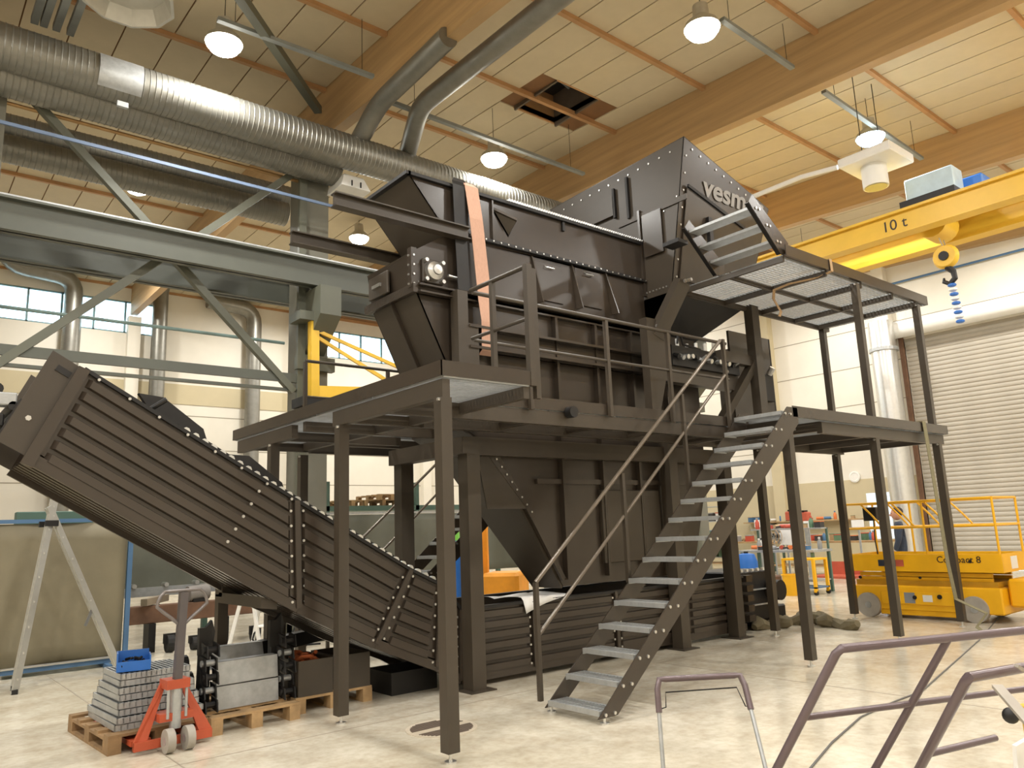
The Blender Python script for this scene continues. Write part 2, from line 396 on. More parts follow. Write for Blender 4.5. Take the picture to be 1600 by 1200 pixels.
for pts, lb in ((((38, 140), (240, 362)), 'upper diagonal steel brace falling from the first column'), (((478, 258), (262, 402)), 'upper diagonal steel brace falling from the jib crane column'),
                (((262, 398), (-40, 592)), 'lower diagonal steel brace reaching to the first column'), (((266, 398), (458, 612)), 'lower diagonal steel brace reaching to the jib crane column')):
    pbar('diagonal_brace', pts, yb, 0.12, GREYGREEN, lb, 'brace')
z0 = ony(225, 570, yb).z
tag(MB().box(X0, 5.6, yb-0.03, yb+0.03, z0-0.06, z0+0.1).build('tie_beam', GIRDER), 'grey horizontal tie beam between columns below the windows', 'beam')
tag(MB().box(X0, 5.6, yb-0.03, yb+0.03, z0-0.22, z0-0.17).build('tie_rail', GIRDER), 'thin grey rail just under the horizontal tie beam', 'rail')
a, b = ony(0, 476, 13.3), ony(450, 537, 13.3)
tag(MB().cyl((X0, 13.3, a.z), (5.6, 13.3, b.z), 0.03, 8).build('water_pipe', mat('pipe_green_grey', (128, 150, 146), 0.5)), 'thin green-grey pipe running across the clerestory windows', 'pipe')
a, b = ony(0, 191, 12.0), ony(640, 353, 12.0)
tag(MB().bar((X0, 12.0, b.z), (11, 12.0, b.z), 0.03, 0.05).build('conductor_rail', mat('dull_blue_rail', (92, 108, 132), 0.5)), 'thin blue conductor rail hung below the big ducts', 'rail')
# ducts ------------------------------------------------------------
def spiral_duct(name, a, b, r, label, pitch=0.085, m=GALVD, n=18):
    a = Vector(a); b = Vector(b); L = (b-a).length; k = max(2, int(L/pitch)); mb = MB(); pts = []; rs = []
    d = (b-a)/L
    for i in range(k):
        t = i*L/k
        pts += [a+d*t, a+d*(t+0.78*L/k), a+d*(t+0.86*L/k), a+d*(t+0.94*L/k)]; rs += [r, r, r+0.007, r+0.007]
    pts.append(b); rs.append(r); mb.tube(pts, rs, n)
    o = mb.build(name, m, smooth=True); return tag(o, label, 'duct')
c1 = ony(300, 163, 11.9); c2 = ony(300, 200, 12.45)
spiral_duct('ventilation_duct', (X0+1, 11.9, c1.z), (13.5, 11.9, c1.z), 0.32, 'large galvanised spiral duct under the ceiling edge')
e2 = ony(525, 270, 12.45)
spiral_duct('ventilation_duct', (X0+1, 12.45, c2.z), (e2.x, 12.45, c2.z), 0.33, 'second galvanised spiral duct tucked below the largest duct')
c3 = ony(250, 262, 14.6); c4 = ony(250, 292, 14.5)
spiral_duct('ventilation_duct', (0.6, 14.6, c3.z), (6.2, 14.6, c3.z), 0.27, 'smooth galvanised duct in the far nave above the girder')
spiral_duct('ventilation_duct', (0.9, 14.3, c4.z-0.05), (6.0, 14.3, c4.z-0.05), 0.24, 'lower galvanised duct in the far nave above the lamp')
COPPER = mat('copper_pipe', (176, 140, 92), 0.4, 0.4, 0.1, 5)
for k, py in enumerate((228, 236, 243)):
    q = ony(300, py, 12.9)
    tag(MB().cyl((0.9, 12.62+0.09*k, q.z), (5.6, 12.62+0.09*k, q.z), 0.032, 8).build('heating_pipe', COPPER), 'copper-coloured heating pipe below the spiral ducts', 'pipe', 'copper heating pipes under the ducts')
for (px, py, wd, lab) in ((190, 140, 0.55, 'pale access panel strapped on the spiral duct'), (545, 292, 0.6, 'white supply air box at the end of the duct')):
    q = ony(px, py, 11.55 if px < 300 else 12.3)
    t = thing('air_box', lab, 'air box', q)
    if px < 300:
        MB().grid(1, 8, lambda u, v: (q.x-0.3+0.6*u, 11.9-0.345*math.cos(-0.7+1.6*v), c1.z-0.345*math.sin(-0.7+1.6*v)+0.0)).build('cover', GALV, t, smooth=True)
        MB().box(q.x-0.05, q.x+0.1, 11.52, 11.58, q.z-0.28, q.z-0.2).build('clamp', GALV, t)
    else:
        MB().prism([(q.x-0.3, q.y-0.3, q.z-0.14), (q.x+0.3, q.y-0.3, q.z-0.14), (q.x+0.2, q.y-0.2, q.z+0.14), (q.x-0.2, q.y-0.2, q.z+0.14)], (0, 0.6, 0)).build('casing', WHITE, t)
        for dx in (-0.1, 0.08): MB().cyl((q.x+dx, q.y-0.32, q.z-0.02), (q.x+dx, q.y-0.32, q.z-0.12), 0.015, 6).build('hanger', BLACK, t)
def bend_duct(name, pts, r, label, m=GALVD):
    P = [Vector(p) for p in pts]; out = [P[0]]
    for i in range(1, len(P)-1):
        a = (P[i-1]-P[i]); b = (P[i+1]-P[i]); k = min(r*2.0, a.length*0.45, b.length*0.45); a = P[i]+a.normalized()*k; b = P[i]+b.normalized()*k
        for j in range(6):
            t = j/5; out.append((1-t)**2*a+2*t*(1-t)*P[i]+t*t*b)
    out.append(P[-1]); mb = MB(); mb.tube(out, r, 16); o = mb.build(name, m, smooth=True); return tag(o, label, 'duct')
zd = 9.08
bend_duct('branch_duct', [onz(905, -30, zd), onz(657, 165, zd), ony(637, 238, 11.9)], 0.17, 'galvanised branch duct bending down beside the timber beam')
bend_duct('branch_duct', [onz(700, 58, zd+0.1), onz(592, 162, zd+0.1), ony(560, 222, 11.9)], 0.17, 'short galvanised branch duct with dark open end under the beam')
yw = Y1-0.4
def wallp(px, py): return ony(px, py, yw)
def vp(px, py0, z1): a = wallp(px, py0); return (a.x, yw, a.z), (a.x, yw, z1)
a, b = vp(118, 425, 0.3); bend_duct('extract_pipe', [wallp(8, 300), wallp(10, 412), (a[0], yw, wallp(10, 412).z-0.15), b], 0.27, 'galvanised extract pipe with elbow crossing the clerestory window')
a, b = vp(252, 455, 0.3); bend_duct('extract_pipe', [wallp(275, 424), (a[0], yw, wallp(252, 445).z), b], 0.25, 'galvanised extract pipe at the end of the window band')
a, b = vp(398, 480, 0.3); bend_duct('extract_pipe', [wallp(325, 470), (a[0], yw, wallp(325, 470).z-0.1), b], 0.27, 'galvanised extract pipe with rounded elbow left of the column')
bend_duct('extract_pipe', [(23.35, 10.35, 0.0), (23.35, 10.35, onx(1392, 500, 23.35).z)], 0.36, 'tall shiny extract pipe standing beside the roller door', ZINC)
q = onx(1392, 545, 23.35); tag(MB().cyl((23.35, 10.35, q.z-0.05), (23.35, 10.35, q.z+0.05), 0.42, 20).build('pipe_collar', GALV), 'flanged collar on the tall pipe beside the door', 'collar')
q = onx(1335, 745, X1-0.05); tag(MB().lathe([(0.16, 0), (0.18, 0.02), (0.18, 0.05), (0.13, 0.06), (0.12, 0.05)], (0, 0, 0), 20).build('wall_clock', WHITE), 'round white disc on the cream end wall', 'clock')
o = bpy.data.objects['wall_clock']; o.location = (X1, q.y, q.z); o.rotation_euler = (0, -PI/2, 0)
# lamps ------------------------------------------------------------
def make_lamp(loc, label, cool=False, top=None):
    t = thing('high_bay_lamp', label, 'lamp', loc, 0, 'high bay lamps')
    x, y, z = loc
    sh = MB(); sh.lathe([(0.07, 0.42), (0.12, 0.40), (0.13, 0.2), (0.26, 0.08), (0.285, 0.0), (0.28, 0.0), (0.25, 0.075), (0.11, 0.19)], loc, 20)
    sh.build('reflector', ALU, t, smooth=True)
    MB().lathe([(0.0, -0.17), (0.12, -0.155), (0.21, -0.11), (0.262, -0.04), (0.268, 0.0), (0.265, 0.012)], loc, 20).build('glass', LAMPB if cool else LAMPG, t, smooth=True)
    top = top or zc(y)
    MB().cyl((x, y, z+0.4), (x, y, top), 0.006, 6).build('suspension_wire', BLACK, t)
    li = bpy.data.lights.new('lamp_light', 'AREA'); li.shape = 'DISK'; li.size = 0.5; li.energy = LAMP_W; li.color = (0.86, 0.95, 1.0) if cool else (1.0, 0.98, 0.93)
    lo = bpy.data.objects.new('lamp_light', li); COL.objects.link(lo); lo.parent = t; lo.location = (0, 0, -0.19)
LZ = 9.2
vis = {(3.5, 11.1): (350, 68), (9.4, 6.3): (1097, 45), (9.4, 11.6): (772, 248), (15.3, 6.4): (1360, 215)}
labs = {(350, 68): 'glowing high bay lamp hung above the raised conveyor end', (1097, 45): 'brightest glowing high bay lamp above the head box', (772, 248): 'glowing high bay lamp above the open hopper trough', (1360, 215): 'bluish glowing high bay lamp above the yellow crane'}
for px in vis.values(): p = onz(px[0], px[1], LZ); make_lamp((p.x, p.y, p.z), labs[px], px[0] == 1360)
for px, y, lb in (((215, 293), 18.5, 'glowing lamp above the girder in the far nave'), ((561, 372), 18.5, 'glowing lamp beside the hopper in the far nave'), ((150, 411), 25.0, 'glowing lamp hung near the clerestory windows'), ((443, 462), 25.0, 'small glowing lamp next to the concrete column')):
    p = ony(px[0], px[1], y); make_lamp((p.x, p.y, p.z), lb)
for x in (-8.3, -2.4, 3.5, 9.4, 15.3, 21.2):
    for y in (-3.6, 1.4, 6.4, 11.4, 18.5, 25.0):
        if (x, y) in ((9.4, 6.4), (9.4, 11.4), (3.5, 11.4), (15.3, 6.4), (3.5, 18.5), (9.4, 18.5), (3.5, 25.0), (9.4, 25.0)): continue
        if x < 0 and y > 12: continue
        make_lamp((x, y, LZ if y < 13 else 9.8), 'high bay lamp hung from the timber ceiling of the hall')
RAILM = mat('light_rail_grey', (130, 134, 132), 0.5)
for (p, q2, lb) in (((1128, 30), (1238, 106), 'grey lighting rail crossing the big timber beam'), ((1287, 143), (1440, 248), 'grey lighting rail behind the bluish lamp'), ((340, 30), (583, 120), 'grey lighting rail above the raised conveyor end'), ((612, 160), (912, 272), 'grey lighting rail above the open hopper trough')):
    a = onz(p[0], p[1], 9.28); b = onz(q2[0], q2[1], 9.28)
    t = thing('lighting_rail', lb, 'rail', a)
    MB().bar(a, b, 0.09, 0.06).build('channel', RAILM, t)
    for f_ in (0.1, 0.92): MB().cyl(a+(b-a)*f_, Vector((*(a+(b-a)*f_).xy, zc(a.y))), 0.005, 6).build('hanger_wire', BLACK, t)
a = onz(372, -10, 9.2); b = ony(497, 172, 12.6)
tag(MB().bar(a, b, 0.14, 0.14).build('roof_strut', GREYGREEN), 'grey steel strut slanting up past the lamp to the roof', 'strut')
q = onz(200, 2, 8.6); tag(MB().lathe([(0.1, 0.25), (0.40, 0.1), (0.55, -0.05), (0.58, -0.2), (0.54, -0.2), (0.45, 0.0)], (q.x, q.y, q.z+0.2), 10).build('ceiling_diffuser', ALU), 'faceted pale metal diffuser under the dark ceiling corner', 'diffuser')
# electrical trays in the dark top-left corner
for k, px in enumerate((55, 70, 90, 112)):
    q = ony(px, 20, 12.3)
    tag(MB().box(q.x-0.05, q.x+0.05, 9.0, 12.3, 9.3, 9.42).build('cable_tray', RAILM), 'dark cable tray under the ceiling in the corner', 'cable tray', 'cable trays in the dark ceiling corner')
# heater
q = onz(1365, 262, 8.15); t = thing('air_heater', 'white ceiling air unit with round nozzle above the crane', 'heater', q)
MB().box(q.x-0.5, q.x+0.5, q.y-0.55, q.y+0.45, q.z+0.02, q.z+0.2).build('casing', WHITE, t, bevel=0.02)
MB().cyl((q.x, q.y, q.z-0.4), (q.x, q.y, q.z+0.05), 0.23, 20).build('nozzle', WHITE, t, smooth=True)
MB().cyl((q.x, q.y, q.z-0.41), (q.x, q.y, q.z-0.39), 0.2, 20).build('grille', GALVD, t)
for sx in (-0.4, 0.4): MB().cyl((q.x+sx, q.y, q.z+0.2), (q.x+sx, q.y, zc(q.y)), 0.008, 6).build('hanger_rod', BLACK, t)
MB().tube([(q.x-0.4, q.y+0.5, q.z+0.1), (q.x-0.5, q.y+1.2, q.z+0.15), (q.x-0.6, q.y+3.5, q.z+0.1)], 0.05, 8).build('supply_pipe', WHITE, t)
# bridge crane -----------------------------------------------------
BX1, BX2, BZ0, BZ1 = 14.8, 16.2, 6.9, 7.32
cr = thing('bridge_crane', 'yellow double girder bridge crane with hoist trolley', 'crane', (15.5, 5, BZ0))
for bx in (BX1, BX2):
    mb = MB(); mb.box(bx-0.12, bx+0.12, Y0+0.6, 12.35, BZ0, BZ1-0.03).box(bx-0.2, bx+0.2, Y0+0.6, 12.35, BZ1-0.05, BZ1).box(bx-0.16, bx+0.16, Y0+0.6, 12.35, BZ0-0.03, BZ0)
    mb.build('girder', YELLOW, cr)
MB().box(BX1-0.6, BX2+0.6, 12.2, 12.5, GZ1+0.06, GZ1+0.42).build('end_carriage', YELLOW, cr)
y0t, y1t = onx(1497, 300, BX1).y, onx(1412, 330, BX1).y
tro = MB().box(BX1-0.15, BX2+0.15, y0t, y1t, BZ1, BZ1+0.14).build('trolley_frame', BLACK, cr)
MB().box(BX1+0.05, BX1+0.5, y0t+0.05, y1t-0.05, BZ1+0.14, BZ1+0.62).build('motor_cabinet', mat('cabinet_pale_blue', (190, 210, 222), 0.4, 0.1), cr, bevel=0.02)
MB().box(BX1+0.6, BX2, y0t-0.25, y0t+0.3, BZ1+0.14, BZ1+0.5).build('gearbox', BLUE, cr, bevel=0.03)
hy = onx(1478, 380, 15.5).y
MB().cyl((15.2, hy+0.12, 7.1), (15.8, hy+0.12, 7.1), 0.3, 18).build('rope_drum', YELLOW, cr, smooth=True)
for dx in (-0.12, 0.12): MB().cyl((15.5+dx, hy+0.1, 6.95), (15.5+dx*0.5, hy, 6.45), 0.01, 6).build('wire_rope', GALV, cr)
MB().lathe([(0.0, -0.1), (0.2, -0.1), (0.24, 0), (0.2, 0.1), (0.0, 0.1)], (15.4, hy, 6.4), 18, 'x').build('hook_block', YELLOW, cr, smooth=True)
MB().cyl((15.27, hy, 6.4), (15.3, hy, 6.4), 0.09, 12).build('sheave_pin', BLACK, cr)
MB().tube([(15.4, hy, 6.2), (15.4, hy-0.09, 6.08), (15.4, hy-0.1, 5.95), (15.4, hy, 5.86), (15.4, hy+0.1, 5.93), (15.4, hy+0.09, 6.0)], [0.07, 0.055, 0.055, 0.055, 0.04, 0.02], 8).build('hook', BLACK, cr, smooth=True)
place_text('load_marking', '10 t', 0.3, DARKT, (BX1-0.125, onx(1383, 365, BX1).y, BZ0+0.08), (0, -1, 0), (0, 0, 1), cr, 0.002)
for k in range(5):
    ya, yb2 = 3.6-0.75*k, 3.6-0.75*(k+1); MB().tube([(16.4, ya+(yb2-ya)*t, BZ0-0.05-0.5*math.sin(PI*t)) for t in [i/8 for i in range(9)]], 0.012, 6).build('festoon_cable', BLACK, cr)
t = thing('spring_balancer_chain', 'blue and white coiled chain sling hanging from the crane hook', 'chain sling', (15.4, hy-0.05, 5.0))
for k in range(9):
    z = 5.86-0.09*k
    MB().lathe([(0.05, 0), (0.075, 0.015), (0.075, 0.045), (0.05, 0.06)], (15.4, hy-0.03-0.006*k, z-0.06), 10).build('coil', WHITE if k % 2 else BLUE, t)
# blue pipe on end wall
a = onx(1400, 442, X1-0.1); b = onx(1600, 390, X1-0.1)
tag(MB().cyl((X1-0.1, a.y+0.4, a.z), (X1-0.1, Y0, a.z), 0.035, 8).build('air_pipe', BLUEP), 'thin blue compressed air pipe above the roller door', 'pipe')
# jib crane on the column -----------------------------------------
jy = YC-0.55; P = lambda x, y: ony(x, y, jy)
t = thing('jib_crane', 'yellow wall jib crane bracket bolted to the concrete column', 'jib crane', P(490, 620))
a, b = P(490, 503), P(490, 622)
MB().bar(a, b, 0.15, 0.15, (0, 1, 0)).build('post', YELLOW, t)
arm = P(492, 612); ex, ey = arm.x+2.6, jy-0.9
MB().bar(arm, (ex, ey, arm.z), 0.1, 0.2).build('arm', YELLOW, t)
for k, dz in ((0, -0.05), (1, -0.16)):
    c = Vector(P(494, 512))+Vector((0, 0, dz)); MB().bar(c, Vector((ex-0.3-0.9*k, ey+0.1+0.3*k, arm.z+0.1)), 0.06, 0.06).build('stay', YELLOW, t)
MB().box(b.x-0.25, b.x+0.25, jy-0.12, jy+0.35, b.z-0.16, b.z).build('lower_bearing', BLACK, t)
MB().box(a.x-0.3, a.x+0.35, jy-0.1, jy+0.35, a.z, a.z+0.16).build('upper_bearing', GREYGREEN, t)
MB().box(ex-1.5, ex-1.2, ey+0.15, ey+0.4, arm.z-0.3, arm.z-0.1).build('trolley', BLACK, t)
# ================================================================== MACHINE
YN, YF = 6.85, 7.95          # near and far side of the conveyor trough
def S(px, py, y=YN): return ony(px, py, y)
# ---- apron conveyor ------------------------------------------------
cv = thing('apron_conveyor', 'long brown ribbed apron conveyor rising from the floor to an open end', 'conveyor', (5.0, 7.4, 0))
def rib_panel(TL, TR, BL, BR, y, out, nrib=6, m0=0.05, m1=0.05, depth=0.035, t=0.02):
    # flat sheet with pressed ribs running along it; corners in the x-z plane
    TL, TR, BL, BR = [Vector((p[0], 0, p[2])) for p in (TL, TR, BL, BR)]
    Hh = (TL-BL).length
    prof = [(0.0, 0.0)]
    for k in range(nrib):
        c = (k+0.62)/(nrib+0.35); w = 0.29/(nrib+0.35); s = 0.09/(nrib+0.35)
        prof += [(c-w-s, 0.0), (c-w, 1.0), (c+w, 1.0), (c+w+s, 0.0)]
    prof.append((1.0, 0.0))
    mb = MB(); us = [0.0, m0, m0+0.015, 1-m1-0.015, 1-m1, 1.0]; fl = [0, 0, 1, 1, 0, 0]
    vs = []; n = len(prof)
    for u, f in zip(us, fl):
        a = BL.lerp(BR, u); b = TL.lerp(TR, u)
        for v, d in prof:
            p = a.lerp(b, v); vs.append((p.x, y+out*depth*d*f, p.z))
    fs = [(i*n+j, (i+1)*n+j, (i+1)*n+j+1, i*n+j+1) for i in range(len(us)-1) for j in range(n-1)]
    k = len(vs)
    for p in (BL, BR, TR, TL): vs.append((p.x, y-out*t, p.z))
    fs.append((k, k+1, k+2, k+3))
    e = len(us)-1
    fs.append(tuple([k, k+3]+[j for j in range(n-1, -1, -1)])); fs.append(tuple([k+2, k+1]+[e*n+j for j in range(n)]))
    fs.append(tuple([k+1, k]+[i*n for i in range(len(us))])); fs.append(tuple([k+3, k+2]+[i*n+n-1 for i in range(len(us)-1, -1, -1)]))
    mb.add(vs, fs); return mb
T = [S(131, 577), S(462, 782), S(640, 890), S(687, 913)]
B = [S(47, 716), S(465, 950), S(586, 1006), S(681, 1041)]
ZT, ZB = 0.80, 0.10
hx = [4.86, 5.85, 7.2, 8.6, 9.9]
top = [(p.x, 0, p.z) for p in T]+[(x, 0, ZT) for x in hx]
bot = [(p.x, 0, p.z) for p in B]+[(x+(-0.02 if i == 0 else 0), 0, ZB) for i, x in enumerate(hx)]
for i in range(len(top)-1):
    long = abs(top[i+1][0]-top[i][0])
    mg = min(0.25, 0.06/long)
    nr = 7 if i == 0 else 6
    rib_panel(top[i], top[i+1], bot[i], bot[i+1], YN, -1, nr, mg, mg).build('side_panel', BROWN, cv)
    rib_panel(top[i], top[i+1], bot[i], bot[i+1], YF, 1, nr, mg, mg).build('side_panel', BROWN, cv)
    a, b = Vector(bot[i]), Vector(bot[i+1])
    if i < 3:
        mb = MB(); nn = 8                        # pressed bottom pan with cross corrugation along the length
        up = Vector((-(b-a).z, 0, (b-a).x)).normalized()
        for j in range(nn):
            y0 = YN+(YF-YN)*j/nn; y1 = y0+(YF-YN)/nn*0.55
            mb.hexa([(a.x, y0, a.z), (b.x, y0, b.z), (b.x, y1, b.z), (a.x, y1, a.z)]+[(p.x+up.x*0.03, yy, p.z+up.z*0.03) for p, yy in ((a, y0), (b, y0), (b, y1), (a, y1))])
        mb.build('bottom_rib_set', BROWN, cv, kind='stuff')
    up = Vector((-(b-a).z, 0, (b-a).x)).normalized()*0.03
    MB().hexa([a+Vector((0, YN, 0))+up, b+Vector((0, YN, 0))+up, b+Vector((0, YF, 0))+up, a+Vector((0, YF, 0))+up]+[q+up*2 for q in (a+Vector((0, YN, 0)), b+Vector((0, YN, 0)), b+Vector((0, YF, 0)), a+Vector((0, YF, 0)))]).build('bottom_pan', BROWN, cv)
    ta, tb = Vector(top[i]), Vector(top[i+1])
    for yy in (YN, YF):
        mb = MB(); mb.bar(ta+Vector((0, yy, 0)), tb+Vector((0, yy, 0)), 0.07, 0.03); mb.build('top_flange', BLACK, cv)
        mb = MB(); mb.bar(a+Vector((0, yy, 0)), b+Vector((0, yy, 0)), 0.05, 0.09); mb.build('bottom_flange', BROWN, cv)
bolts = MB()
for i in (1, 2, 3, 4, 5, 6):
    a, b = Vector(bot[i]), Vector(top[i])
    mb = MB(); mb.bar(a+Vector((0, YN-0.03, 0)), b+Vector((0, YN-0.03, 0)), 0.05, 0.03, (0, 1, 0)); mb.build('seam_flange', BROWN, cv)
    for k in range(7):
        p = a.lerp(b, 0.06+0.14*k); bolts.bolt((p.x-0.06, YN-0.02, p.z), (0, -1, 0), 0.013)
        bolts.bolt((p.x+0.06, YN-0.02, p.z), (0, -1, 0), 0.013)
p0, p1 = Vector(bot[0]), Vector(top[0]); q0, q1 = Vector(bot[1]), Vector(top[1])
for k in range(8):
    p = p1.lerp(q1, 0.06+k*0.13); bolts.bolt((p.x, YN-0.03, p.z-0.02), (0, -1, 0), 0.013)
for k in range(5):
    p = S(402-12.2*k, 768+19.6*k); bolts.bolt((p.x, YN-0.035, p.z), (0, -1, 0), 0.014)
bolts.build('bolt_set', SCREW, cv, kind='stuff')
# flat head plates and end
d = (p1-q1).normalized()*0.26
for yy in (YN, YF-0.012):
    mb = MB(); mb.prism([(p0.x, yy, p0.z), (p1.x, yy, p1.z), (p1.x+d.x, yy, p1.z+d.z), (p0.x+d.x, yy, p0.z+d.z)], (0, 0.012, 0)); mb.build('head_plate', BROWN2, cv)
hp = [c for c in cv.children if c.name.startswith('head_plate')][0]
nrm = (p1-p0).normalized()
mb = MB(); c = p1+d*0.45-nrm*0.10; mb.bar(c+Vector((0, YN-0.004, 0))-d*0.22, c+Vector((0, YN-0.004, 0))+d*0.22, 0.05, 0.012, (0, 1, 0)); mb.build('slot', BLACK, hp)
mb = MB(); c = p0+d*0.6+nrm*0.25; mb.bolt((c.x, YN, c.z), (0, -1, 0), 0.022); mb.build('bolt', SCREW, hp)
mb = MB(); mb.bar(p0+Vector((0, YN-0.02, 0))-nrm*0.06, p1+Vector((0, YN-0.02, 0)), 0.09, 0.05, (0, 1, 0)); mb.build('end_flange', BROWN, cv)
e0, e1 = p0+d, p1+d
mb = MB(); mb.prism([(e0.x, YN, e0.z), (e0.x, YF, e0.z), (e0.x+nrm.x*0.35, YF, e0.z+nrm.z*0.35), (e0.x+nrm.x*0.35, YN, e0.z+nrm.z*0.35)], d*0.05); mb.build('end_lip', BLACK, cv)
mb = MB()
c = e0+nrm*0.28+d*0.1
mb.cyl((c.x, YN+0.02, c.z), (c.x, YF, c.z), 0.035, 12); mb.build('head_shaft', BLACK, cv, smooth=True)
for k, t in enumerate((0.12, 0.3)):
    c = e0+nrm*t+d*0.35; MB().box(c.x-0.07, c.x+0.07, YN+0.02, YN+0.16, c.z-0.05, c.z+0.05).build('bearing_block', GALV if k else BLACK, cv, bevel=0.01)
c = e0+nrm*0.34+d*0.7; MB().lathe([(0.02, 0), (0.045, 0.0), (0.045, 0.04), (0.02, 0.04)], (c.x, YN+0.06, c.z), 12, 'y').build('chain_link', BLACK, cv)
# chain rollers lying along the open top
mb = MB()
for i in range(0, 3):
    ta, tb = Vector(top[i]), Vector(top[i+1]); n = int((tb-ta).length/0.09)
    for k in range(n):
        if i == 0 and k < n*0.42: continue
        p = ta.lerp(tb, (k+0.5)/n); mb.cyl((p.x, YN+0.05, p.z+0.03), (p.x, YN+0.10, p.z+0.03), 0.035, 8)
mb.build('chain_roller_set', ZINC, cv, kind='stuff')
for i in (0, 1):
    ta, tb = Vector(top[i]), Vector(top[i+1])
    u0, u1 = ((0.42, 1.0) if i == 0 else (0.0, 1.0)); a = ta.lerp(tb, u0); b = ta.lerp(tb, u1)
    mb = MB(); mb.bar(a+Vector((0, YN+0.13, 0.03)), b+Vector((0, YN+0.13, 0.03)), 0.02, 0.09); mb.build('chain_plate_row', BLACK, cv)
for (px, py, s) in ((262, 640, 1.0), (395, 730, 0.9)):
    p = S(px, py, YN+0.2); mb = MB(); mb.prism([(p.x-0.25*s, YN+0.16, p.z+0.12*s), (p.x-0.05, YN+0.16, p.z+0.1), (p.x+0.3*s, YN+0.16, p.z-0.16*s), (p.x+0.34*s, YN+0.16, p.z-0.28*s), (p.x-0.1, YN+0.16, p.z-0.1)], (0, 0.06, 0)); mb.build('carrier_cleat', BLACK, cv)
p = S(237, 630, YN+0.05); MB().cyl((p.x-0.02, YN+0.05, p.z-0.06), (p.x+0.1, YN-0.02, p.z+0.03), 0.022, 8).build('grab_pin', BLACK, cv)
# carrying apron inside
for i in range(len(top)-1):
    ta, tb = Vector(top[i]), Vector(top[i+1]); off = Vector((0, 0, -0.22))
    mb = MB(); mb.hexa([ta+off+Vector((0, YN+0.05, 0)), tb+off+Vector((0, YN+0.05, 0)), tb+off+Vector((0, YF-0.05, 0)), ta+off+Vector((0, YF-0.05, 0))]+[q+off+Vector((0, yy, 0.03)) for q, yy in ((ta, YN+0.05), (tb, YN+0.05), (tb, YF-0.05), (ta, YF-0.05))]); mb.build('apron_plate', BLACK, cv)
# support frame under the incline
lx = [ony(346, 950, 8.05).x, ony(437, 950, 8.05).x]
MB().prism([(lx[0]-0.05, 7.9, 1.28), (lx[1]+0.05, 7.9, 0.98), (lx[1]+0.05, 7.9, 0.92), (lx[0]-0.05, 7.9, 1.06)], (0, 0.2, 0)).build('support_bracket', BROWN2, cv)
MB().prism([(lx[0]-0.05, YN+0.05, 1.10), (lx[0]+0.1, YN+0.05, 1.05), (lx[0]+0.1, YN+0.05, 0.98), (lx[0]-0.05, YN+0.05, 1.0)], (0, 1.1, 0)).build('support_beam', BROWN2, cv)
for x, z1 in zip(lx, (1.08, 0.96)):
    MB().box(x-0.05, x+0.05, 8.0, 8.1, 0.012, z1).build('support_leg', BROWN2, cv)
    MB().box(x-0.1, x+0.1, 7.95, 8.15, 0.0, 0.012).build('foot_plate', BROWN2, cv)
MB().box(4.2, 4.75, 7.15, 7.65, 0.0, 0.22).build('support_block', BLACK, cv)
# tail end drive
t = thing('tail_drive', 'black chain drive housing at the tail end of the floor conveyor', 'drive', (10.6, 7.2, 0))
MB().box(9.95, 10.9, 6.95, 7.85, 0.12, 0.85).build('housing', BLACK, t, bevel=0.02)
for k in range(5): MB().box(9.95, 10.1, YN-0.05, YN+0.1, 0.16+0.14*k, 0.25+0.14*k).build('rib_end', BROWN, t)
for k in range(2): MB().box(10.2, 10.75, YN+0.06, YN+0.095, 0.35+0.22*k, 0.37+0.22*k).build('shelf_bar', GALV, t)
MB().cyl((10.75, 6.75, 0.55), (10.75, 7.0, 0.55), 0.15, 16).build('gear_motor', BLACK, t, smooth=True)
MB().box(10.6, 11.2, 6.98, 7.6, 0.0, 0.3).build('motor_base', BLACK, t, bevel=0.02)
MB().box(10.8, 11.05, 6.9, 7.3, 0.45, 0.75).build('terminal_box', RUST, t, bevel=0.02)
for k in range(7): MB().cyl((10.02+0.14*k, YN+0.08, 0.85), (10.02+0.14*k, YN+0.08, 0.89), 0.03, 8).build('roller', ZINC, t)
# ---- hopper machine -------------------------------------------------
hm = thing('hopper_machine', 'tall dark brown hopper machine with trough and head box on slanted legs', 'machine', (6.5, 7.4, 0))
YA, YAF = 6.9, 7.9
bs = MB()
def side(name, poly, y=YA, t=0.012, m=BROWN, parent=None):
    mb = MB(); mb.prism([(x, y, z) for x, z in poly], (0, t, 0)); return mb.build(name, m, parent or hm)
# lower chute : near and far walls, slanted end, ribs
chn = [(4.95, 4.3), (9.3, 4.3), (9.3, 2.2), (8.85, 0.92), (6.38, 0.92), (5.35, 2.55), (4.95, 2.75)]
side('chute_wall', chn, YN+0.03)
side('chute_wall', [(4.95, 4.3), (9.3, 4.3), (9.3, 2.55), (5.35, 2.55), (4.95, 2.75)], YF-0.05)
MB().hexa([(5.35, YF-0.05, 2.55), (9.3, YF-0.05, 2.55), (8.85, 7.42, 0.92), (6.38, 7.42, 0.92), (5.35, YF-0.038, 2.55), (9.3, YF-0.038, 2.55), (8.85, 7.432, 0.92), (6.38, 7.432, 0.92)]).build('chute_wall', BROWN, hm)
MB().hexa([(5.35, YN+0.04, 2.55), (6.38, YN+0.04, 0.92), (6.38, 7.42, 0.92), (5.35, YF-0.05, 2.55), (5.33, YN+0.04, 2.52), (6.36, YN+0.04, 0.90), (6.36, 7.42, 0.90), (5.33, YF-0.05, 2.52)]).build('chute_end', BROWN2, hm)
